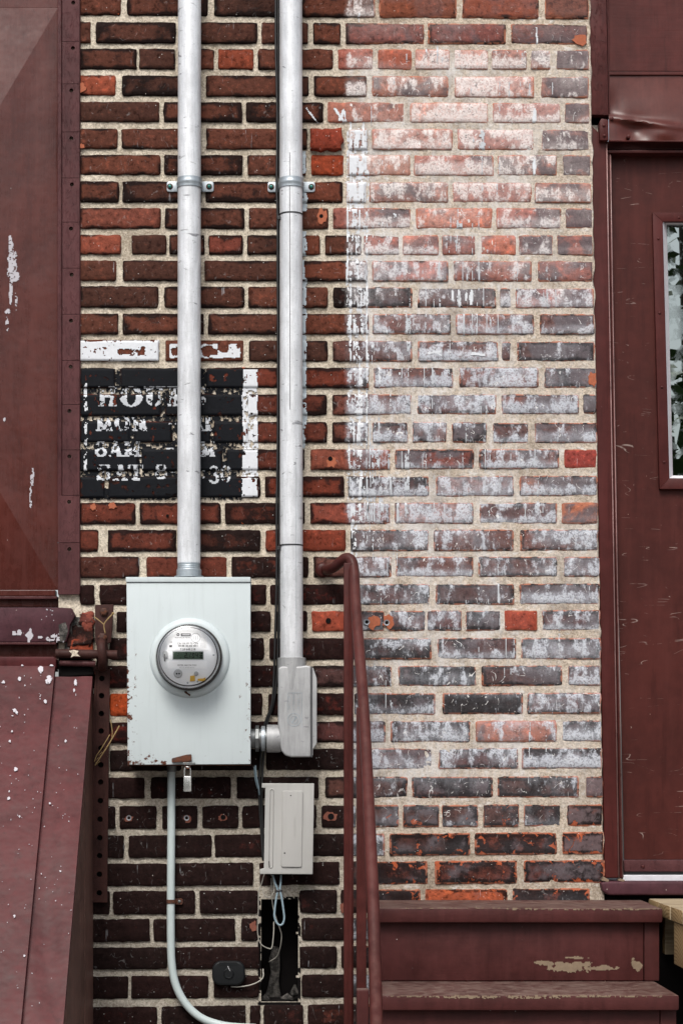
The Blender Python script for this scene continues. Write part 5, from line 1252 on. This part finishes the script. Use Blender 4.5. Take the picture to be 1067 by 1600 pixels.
plate('maker_block', rect(283, 989.8, 298.5, 994.2), M['ink'], me, .035, .0360)
plate('maker_block_text', rect(284.5, 991.4, 297, 992.4), M['ivory'], me, .035, .0363)
mk('crest', ring_px(306, 996.5, 7.2, 6.5, zt2, .0003, 30), M['faint'], me)
for x in (303.2, 305.8, 308.6): plate('crest_bar', rect(x, 994, x + .7, 999.5), M['faint'], me, .035, .0360)
text('print_line', 'WATTHOUR METER', 285.5, 996.6, 2.6, zt2, M['ink'], me)
text('print_line', 'CAI OE PP TE CIN', 293.5, 1005.5, 4.0, zt2, M['ink'], me)
for i in range(26):
    if (i * 7) % 5 != 3: plate('bar_code', rect(278.6 + i * 1.18, 1007.8, 278.6 + i * 1.18 + .55 + .3 * ((i * 3) % 2), 1010.4), M['ink'], me, .035, .0360)
text('print_line', '7 28 648 218', 293.8, 1014.6, 4.4, zt2, M['ink'], me)
for (a, b, w) in ((315, 998, 10), (318, 999, 14), (321, 999, 16)): text('print_line', 'TYPE KV CL200 TA', a, b + 5, 2.0, zt2, M['faint'], me, 90)
mk('corner_mark', prism(rect(265, 1008, 269.3, 1011.2), ZF + .035, ZF + .036, 0), M['ink'], me)
text('print_line', 'UL', 268, 1003.5, 3.2, zt2, M['ink'], me)
text('print_line', 'METER 240V 3W FM2S', 292.5, 1039.5, 3.0, zt2, M['ink'], me)
text('print_line', 'KH 7.2  RATED 60 HZ', 292.5, 1043, 2.4, zt2, M['faint'], me)
lcd = plate('display', rect(271, 1018.4, 317.6, 1029.8), M['lcd'], None, .03, .0362)
plate('display_edge', rect(269.8, 1017.4, 318.6, 1031), M['faint'], None, .03, .0354)
SEG = {'2': 'abged', '1': 'bc', '0': 'abcdef', '4': 'fgbc', '3': 'abgcd'}
def seg7(ch, x, y, w, h, par):
    t = .95; sk = lambda yy: (y + h - yy) * .10
    pos = {'a': (x, y, x + w, y + t), 'd': (x, y + h - t, x + w, y + h), 'g': (x, y + h / 2 - t / 2, x + w, y + h / 2 + t / 2), 'f': (x, y, x + t, y + h / 2), 'b': (x + w - t, y, x + w, y + h / 2), 'e': (x, y + h / 2, x + t, y + h), 'c': (x + w - t, y + h / 2, x + w, y + h)}
    bm = bmesh.new()
    for s in SEG[ch]:
        a, b, c_, d = pos[s]; add_prism(bm, [(a + sk(b), b), (c_ + sk(b), b), (c_ + sk(d), d), (a + sk(d), d)], ZF + .036, ZF + .0366)
    return mk('digit', bm, M['void'], par)
for ch, x in (('2', 288.5), ('1', 294.2), ('0', 300.2), ('4', 305.8), ('3', 311.0)): seg7(ch, x, 1020, 3.4, 7.6, lcd)
for (a, b, c_, d) in ((278.5, 1021, 280, 1022), (277.6, 1024, 279, 1025), (281.5, 1027, 283, 1028), (292, 1027.6, 295, 1028.6), (314.5, 1019.6, 316.8, 1021.6), (314.5, 1024, 316.8, 1025.6), (314.5, 1027, 316.8, 1028.8)): mk('display_mark', prism(rect(a, b, c_, d), ZF + .036, ZF + .0366, 0), M['void'], lcd)
op = mk('optical_port', lathe(P(278.6, 1052.4, ZF + .034), [(6.6 * S, 0), (6.6 * S, .005), (5.6 * S, .0065)], 28), M['faint'], me, smooth=True, angle=40)
for x in (276.6, 280.4): mk('port_hole', lathe(P(x, 1052.6, ZF + .040), [(1.3 * S, 0), (1.3 * S, .0009)], 12), M['void'], op)
mk('latch', prism(rrect(254.5, 1017, 262, 1028, 2.5), ZF + .028, ZF + .040, .001), M['faint'], me, smooth=True, angle=40)
mk('latch_slot', prism([(256.5, 1022), (258.2, 1022), (258.2, 1033), (256.6, 1033)], ZF + .03, ZF + .0405, 0), M['ink'], me)
mk('yellow_tag', prism([(297.5, 1056), (304.5, 1055.5), (305, 1064), (297, 1064.5)], ZF + .034, ZF + .041, .0008), M['yellow'], me)
mk('yellow_tag', prism([(309, 1060.5), (317, 1060), (321, 1058.5), (321.5, 1062.5), (317, 1064.5), (309, 1063.5)], ZF + .034, ZF + .040, .0008), M['yellow'], me)
mk('reset_button', lathe(P(307, 1052.5, ZF + .034), [(3.4 * S, 0), (3.2 * S, .006), (1.2 * S, .007)], 20), M['cast'], me, smooth=True, angle=40)
for (a, b) in ((334, 1023.5), (293.5, 1067), (309, 1065)): mk('dial_screw', lathe(P(a, b, ZF + .034), [(1.5 * S, -.006), (1.5 * S, .001), (.4 * S, .0015)], 12), M['zinc'], me)
mk('glass_cover', lathe(P(295, 1026.8, ZF + .028), [(48.4 * S, 0), (48.0 * S, .030), (47.2 * S, .036), (45.5 * S, .0395), (40 * S, .041), (20 * S, .042), (.5 * S, .0422)], 64, 'y', False), M['glasscover'], me, smooth=True)
mk('rust_run', prism([(288, 1080), (292, 1079.5), (294, 1083), (298, 1085), (297, 1088), (293, 1085), (289, 1083)], ZF, ZF + .0128, .0006), M['rust'], mb)

pl = thing('padlock', P(293, 1237, ZF + .01), 'small worn steel padlock hanging under the meter box', 'padlock')
zz = ZF + .008
mk('lock_body', prism(rrect(287, 1212.5, 299.3, 1237, 2), ZF, ZF + .017, .002), M['brass'], pl, smooth=True, angle=45)
mk('shackle', tube(spline([P(288.6, 1214, zz), P(288.4, 1206, zz), P(289.5, 1200.5, zz), P(293.2, 1198, zz), P(297, 1200.5, zz), P(298, 1206, zz), P(297.8, 1214, zz)], 5), .0021, 10), M['brass'], pl, smooth=True)
mk('staple', tube(spline([P(290, 1194, zz), P(290.2, 1199, zz + .004), P(294, 1201, zz + .006), P(297, 1199, zz + .004), P(297, 1194, zz)], 5), .0014, 8), M['rust'], pl, smooth=True)

# ------------------------------------------------------------------ thin grey conduit below the box
pv = thing('thin_conduit', P(268, 1600, .02), 'thin pale grey painted conduit from the meter box bottom, bending right at the foot', 'conduit')
zp_ = .020
mk('pipe', tube([P(268, 1192, zp_), P(268, 1260, zp_)] + spline([P(268, 1300, zp_), P(267.2, 1400, zp_), P(267.4, 1470, zp_), P(268.6, 1504, zp_), P(273, 1532, zp_), P(282, 1555, zp_), P(296, 1575, zp_), P(314, 1590, zp_), P(336, 1599, zp_), P(362, 1604, zp_), P(400, 1606, zp_)], 6), 6.2 * S, 20), M['pvc'], pv, smooth=True, angle=60)
mk('coupling', lathe(P(268.5, 1206, zp_), [(6.2 * S, 0), (7.4 * S, .0005), (7.4 * S, .018), (6.2 * S, .0185)], 24, 'z'), M['darkzinc'], pv, smooth=True, angle=40)
ps = thing('rusty_clip', P(270, 1408, .01), 'small rusted one-hole clip holding the thin grey conduit', 'pipe clip')
bm = bmesh.new(); add_lathe(bm, P(267.4, 1411.5, zp_), [(6.2 * S, 0), (7.3 * S, 0), (7.3 * S, .010), (6.2 * S, .010)], 24, 'z', False)
mk('band', bm, M['rust'], ps, smooth=True, angle=40)
mk('tab', prism(rrect(272, 1404, 286, 1413.5, 3), .002, .008, .0008), M['rust'], ps); mk('screw', lathe(P(280.5, 1408.5, .008), [(2.6 * S, 0), (2.2 * S, .002), (.6 * S, .0028)], 10), M['darkzinc'], ps, smooth=True)

# ------------------------------------------------------------------ telephone box
tb = thing('telephone_box', P(450, 1366, .03), 'grey moulded telephone junction box hung slightly askew under the cast elbow', 'junction box')
sk = lambda px, py: (px - (py - 1295) * .0165, py + (px - 450) * .004)
body = [(408, 1224), (489.8, 1224), (489.8, 1366), (405.5 + 2, 1366), (407, 1358.5), (413.5, 1357), (413.5, 1233), (414, 1231.5), (408, 1231)]
q_ = [sk(*p) for p in body]
mk('base', prism([sk(*p) for p in rect(415, 1226, 487, 1364)], .002, .044, .002), M['plaincover'], tb)
cov = mk('cover', prism(q_, .0445, .060, .0022, 3), M['plaincover'], tb, smooth=True, angle=45)
def rib(name, outer, w, h, par):
    """raised rim of a pressed panel"""
    (x0, y0, x1, y1, r) = outer; a = [sk(*p) for p in rrect(x0, y0, x1, y1, r)]; b = [sk(*p) for p in rrect(x0 + w, y0 + w, x1 - w, y1 - w, max(.5, r - w))]
    bm = bmesh.new(); n = len(a)
    la = [bm.verts.new(P(*p, .0600)) for p in a]; lm = [bm.verts.new(P((p[0] + q[0]) / 2, (p[1] + q[1]) / 2, .0600 + h)) for p, q in zip(a, b)]; lb = [bm.verts.new(P(*p, .0601)) for p in b]
    for i in range(n):
        j = (i + 1) % n; bm.faces.new((la[i], la[j], lm[j], lm[i])); bm.faces.new((lm[i], lm[j], lb[j], lb[i]))
    return mk(name, bm, M['plaincover'], par, smooth=True, angle=60)
rib('groove_rim', (420, 1232, 428, 1357, 3.9), 2.4, .0022, cov)
panel = mk('raised_panel', prism([sk(*p) for p in rrect(440.5, 1235.5, 472.5, 1355, 3)], .059, .0635, .0018, 3), M['plaincover'], cov, smooth=True, angle=60)
mk('screw_recess', lathe(P(*sk(453.5, 1243), .0633), [(.9 * S, 0), (.9 * S, .0006)], 10), M['void'], cov)
mk('screw_recess', lathe(P(*sk(445.5, 1333), .0633), [(1.2 * S, 0), (1.2 * S, .0006)], 10), M['void'], cov)
mk('slot', prism([sk(*p) for p in ((420.6, 1346), (421.4, 1345), (422.4, 1352), (423.4, 1355), (421.4, 1353))], .06, .0625, 0), M['void'], cov)
text('cast_lettering', 'telephone', sk(460, 1295)[0], 1292, 8, .0635, M['plaincover'], cov, 90, ext=.0004)

# ------------------------------------------------------------------ cables and wires
def cable(name, runs, r, mat, label, cat, part='strand', group=None):
    t = thing(name, P(*runs[0][-1][:3]), label, cat, group)
    for q in runs: mk(part, tube(spline([P(*p) for p in q], 6), r, 9), mat, t, smooth=True)
    return t
cable('black_cable', [
  [(431.5, -60, .012), (431, 60, .013), (432.5, 130, .014), (433.5, 200, .014), (432.5, 292, .014), (434, 336, .016), (434, 420, .014), (434.6, 560, .013), (434, 700, .013), (432.5, 800, .013), (432.5, 900, .013), (430, 1000, .013), (428, 1060, .012), (425, 1100, .012), (416, 1125, .010), (410, 1150, .008), (407, 1190, .010), (405, 1215, .012), (405.5, 1250, .014), (408.5, 1300, .014), (411.5, 1345, .02)],
  [(434.5, -60, .009), (435, 80, .009), (435.5, 150, .009), (436.5, 250, .009), (437, 340, .010), (436.6, 470, .009), (437.5, 640, .009), (436.5, 800, .009), (436, 940, .009), (433, 1050, .009), (427, 1100, .009), (417, 1133, .007), (412, 1180, .008), (409, 1240, .01), (412, 1330, .012)]],
  .0031, M['black'], 'pair of black cables running down the left side of the right conduit', 'cable')
cable('blue_cable_tail', [[(399.5, 1196, .03), (400.5, 1212, .034), (404, 1230, .03), (405.5, 1242, .02)], [(397.5, 1198, .026), (399, 1216, .03), (403, 1232, .024)]], .0020, M['blue'], 'short pale blue cable tail at the lower right corner of the meter box', 'cable')
bl = cable('blue_cable_loop', [[(426, 1366, .03), (430, 1380, .034), (434, 1391, .036), (432, 1402, .037), (429.5, 1420, .038), (429, 1432, .038), (432, 1441, .038), (437, 1445.5, .038), (442, 1443, .038), (444.2, 1434, .038), (442.5, 1418, .038), (440, 1402, .038), (437.5, 1391, .037), (438.5, 1380, .035), (439.5, 1366, .03)]], .0027, M['blue'], 'pale blue cable looped and tied below the telephone box', 'cable', 'loop')
mk('wrap', tube([P(432, 1393.5, .034), P(436, 1391, .041), P(440, 1392.5, .034)], .0035, 8), M['ink'], bl, smooth=True)
cable('white_wire', [[(413, 1366, .03), (409, 1380, .03), (404.5, 1395, .028), (404, 1420, .026), (402.5, 1450, .02), (404.5, 1468, .018), (410, 1477, .016), (420, 1482, .012), (425, 1480, .012), (427.5, 1460, .005), (428, 1440, -.01)]], .0014, M['wire'], 'long pale wire sagging left of the open chase', 'wire', 'strand', 'loose wires under the telephone box')
cable('white_wire', [[(410, 1388, .03), (413, 1398, .032), (419, 1402, .033), (425, 1399, .033), (428.5, 1390, .033), (427, 1376, .032), (424, 1366, .03)]], .0013, M['wire'], 'small pale wire loop directly under the telephone box', 'wire', 'strand', 'loose wires under the telephone box')
cable('white_wire', [[(424, 1372, .02), (425, 1400, .018), (426.5, 1416, .01), (432, 1436, .01), (437, 1450, .0), (440, 1462, -.01), (438, 1480, -.02), (432, 1495, -.04), (420, 1503, -.06)]], .0014, M['wire'], 'pale wire dropping behind the blue loop into the chase', 'wire', 'strand', 'loose wires under the telephone box')
dv = thing('bell_device', P(357, 1541, .01), 'small rounded black plastic device screwed to the bricks near the ground', 'bell box')
mk('case', prism(rrect(331.5, 1502, 383, 1540, 14, 8), .002, .024, .006, 3), M['device'], dv, smooth=True, angle=50)
mk('knob', lathe(P(357.5, 1521, .024), [(8.5 * S, 0), (8.2 * S, .0025), (7 * S, .0032), (6.2 * S, .0018), (1 * S, .0018)], 28), M['device'], dv, smooth=True, angle=40)
mk('scratch', prism([(355.5, 1509.5), (356.5, 1509.5), (360, 1517), (359.4, 1517.4)], .025, .0275, 0), M['faint'], dv)
mk('label_tab', prism(rect(343, 1503.5, 371, 1509), .02, .0247, 0), M['blue'] if False else M['device'], dv)
cable('device_wire', [[(361, 1541.5, .012), (372, 1542, .014), (388, 1540, .014), (400, 1536, .012), (408, 1531, .006), (411.5, 1525, -.004), (411, 1514, -.015)]], .0018, M['wire'], 'pale wire from the black bell device to the open chase', 'wire')

# ------------------------------------------------------------------ what stands behind the camera and shows in the door glass
def leaf_cloud(q, n, place, size):
    v = []; f = []
    for i in range(n):
        c0 = Vector(place(q)); d = Vector((q.uniform(-1, 1), q.uniform(-1, 1), q.uniform(-1, .4))).normalized() * q.uniform(*size); s = d.orthogonal().normalized() * d.length * q.uniform(.12, .3)
        b = len(v); v += [tuple(c0), tuple(c0 + d * .5 + s), tuple(c0 + d), tuple(c0 + d * .5 - s)]; f.append((b, b + 1, b + 2, b + 3))
    return v, f
def bush(x, y, h, w, n, seed, label, lo=.4):
    t = thing('shrub', (x, y, 0), label, 'shrub'); q = random.Random(seed)
    mk('stem', tube([(x, y, 0), (x + .1, y, h * .5), (x, y + .1, h * .85)], lambda t: .06 * (1 - t) + .015, 8), M['bark'], t, smooth=True)
    def pl(q):
        a = q.uniform(0, 6.28); rr = w * math.sqrt(q.random()); zz = h * q.uniform(lo, 1.0); k = 1 - abs(zz / h - .7)
        return x + rr * math.cos(a) * k, y + rr * math.sin(a) * k, zz
    mk('leaves', leaf_cloud(q, n, pl, (.10, .26)), M['leaf'], t)
bush(2.2, -6.2, 3.35, .75, 800, 5, 'leafy shrub across the yard, mirrored low in the door window')
bush(2.9, -9.5, 6.6, 1.6, 1500, 6, 'taller tree across the yard, its lower leaves mirrored high in the door window', .70)
q = random.Random(8)
tl = mk('treeline', leaf_cloud(q, 9000, lambda q: (q.choice((q.uniform(-22, 1.2), q.uniform(-22, 1.2), q.uniform(14, 24))), q.uniform(-19, -15), 6.8 * q.random() ** .8 * (.8 + .2 * math.sin(q.random() * 6))), (.5, 1.0)), M['leaf'])
tag(tl, 'dark mass of trees across the yard', kind='stuff')
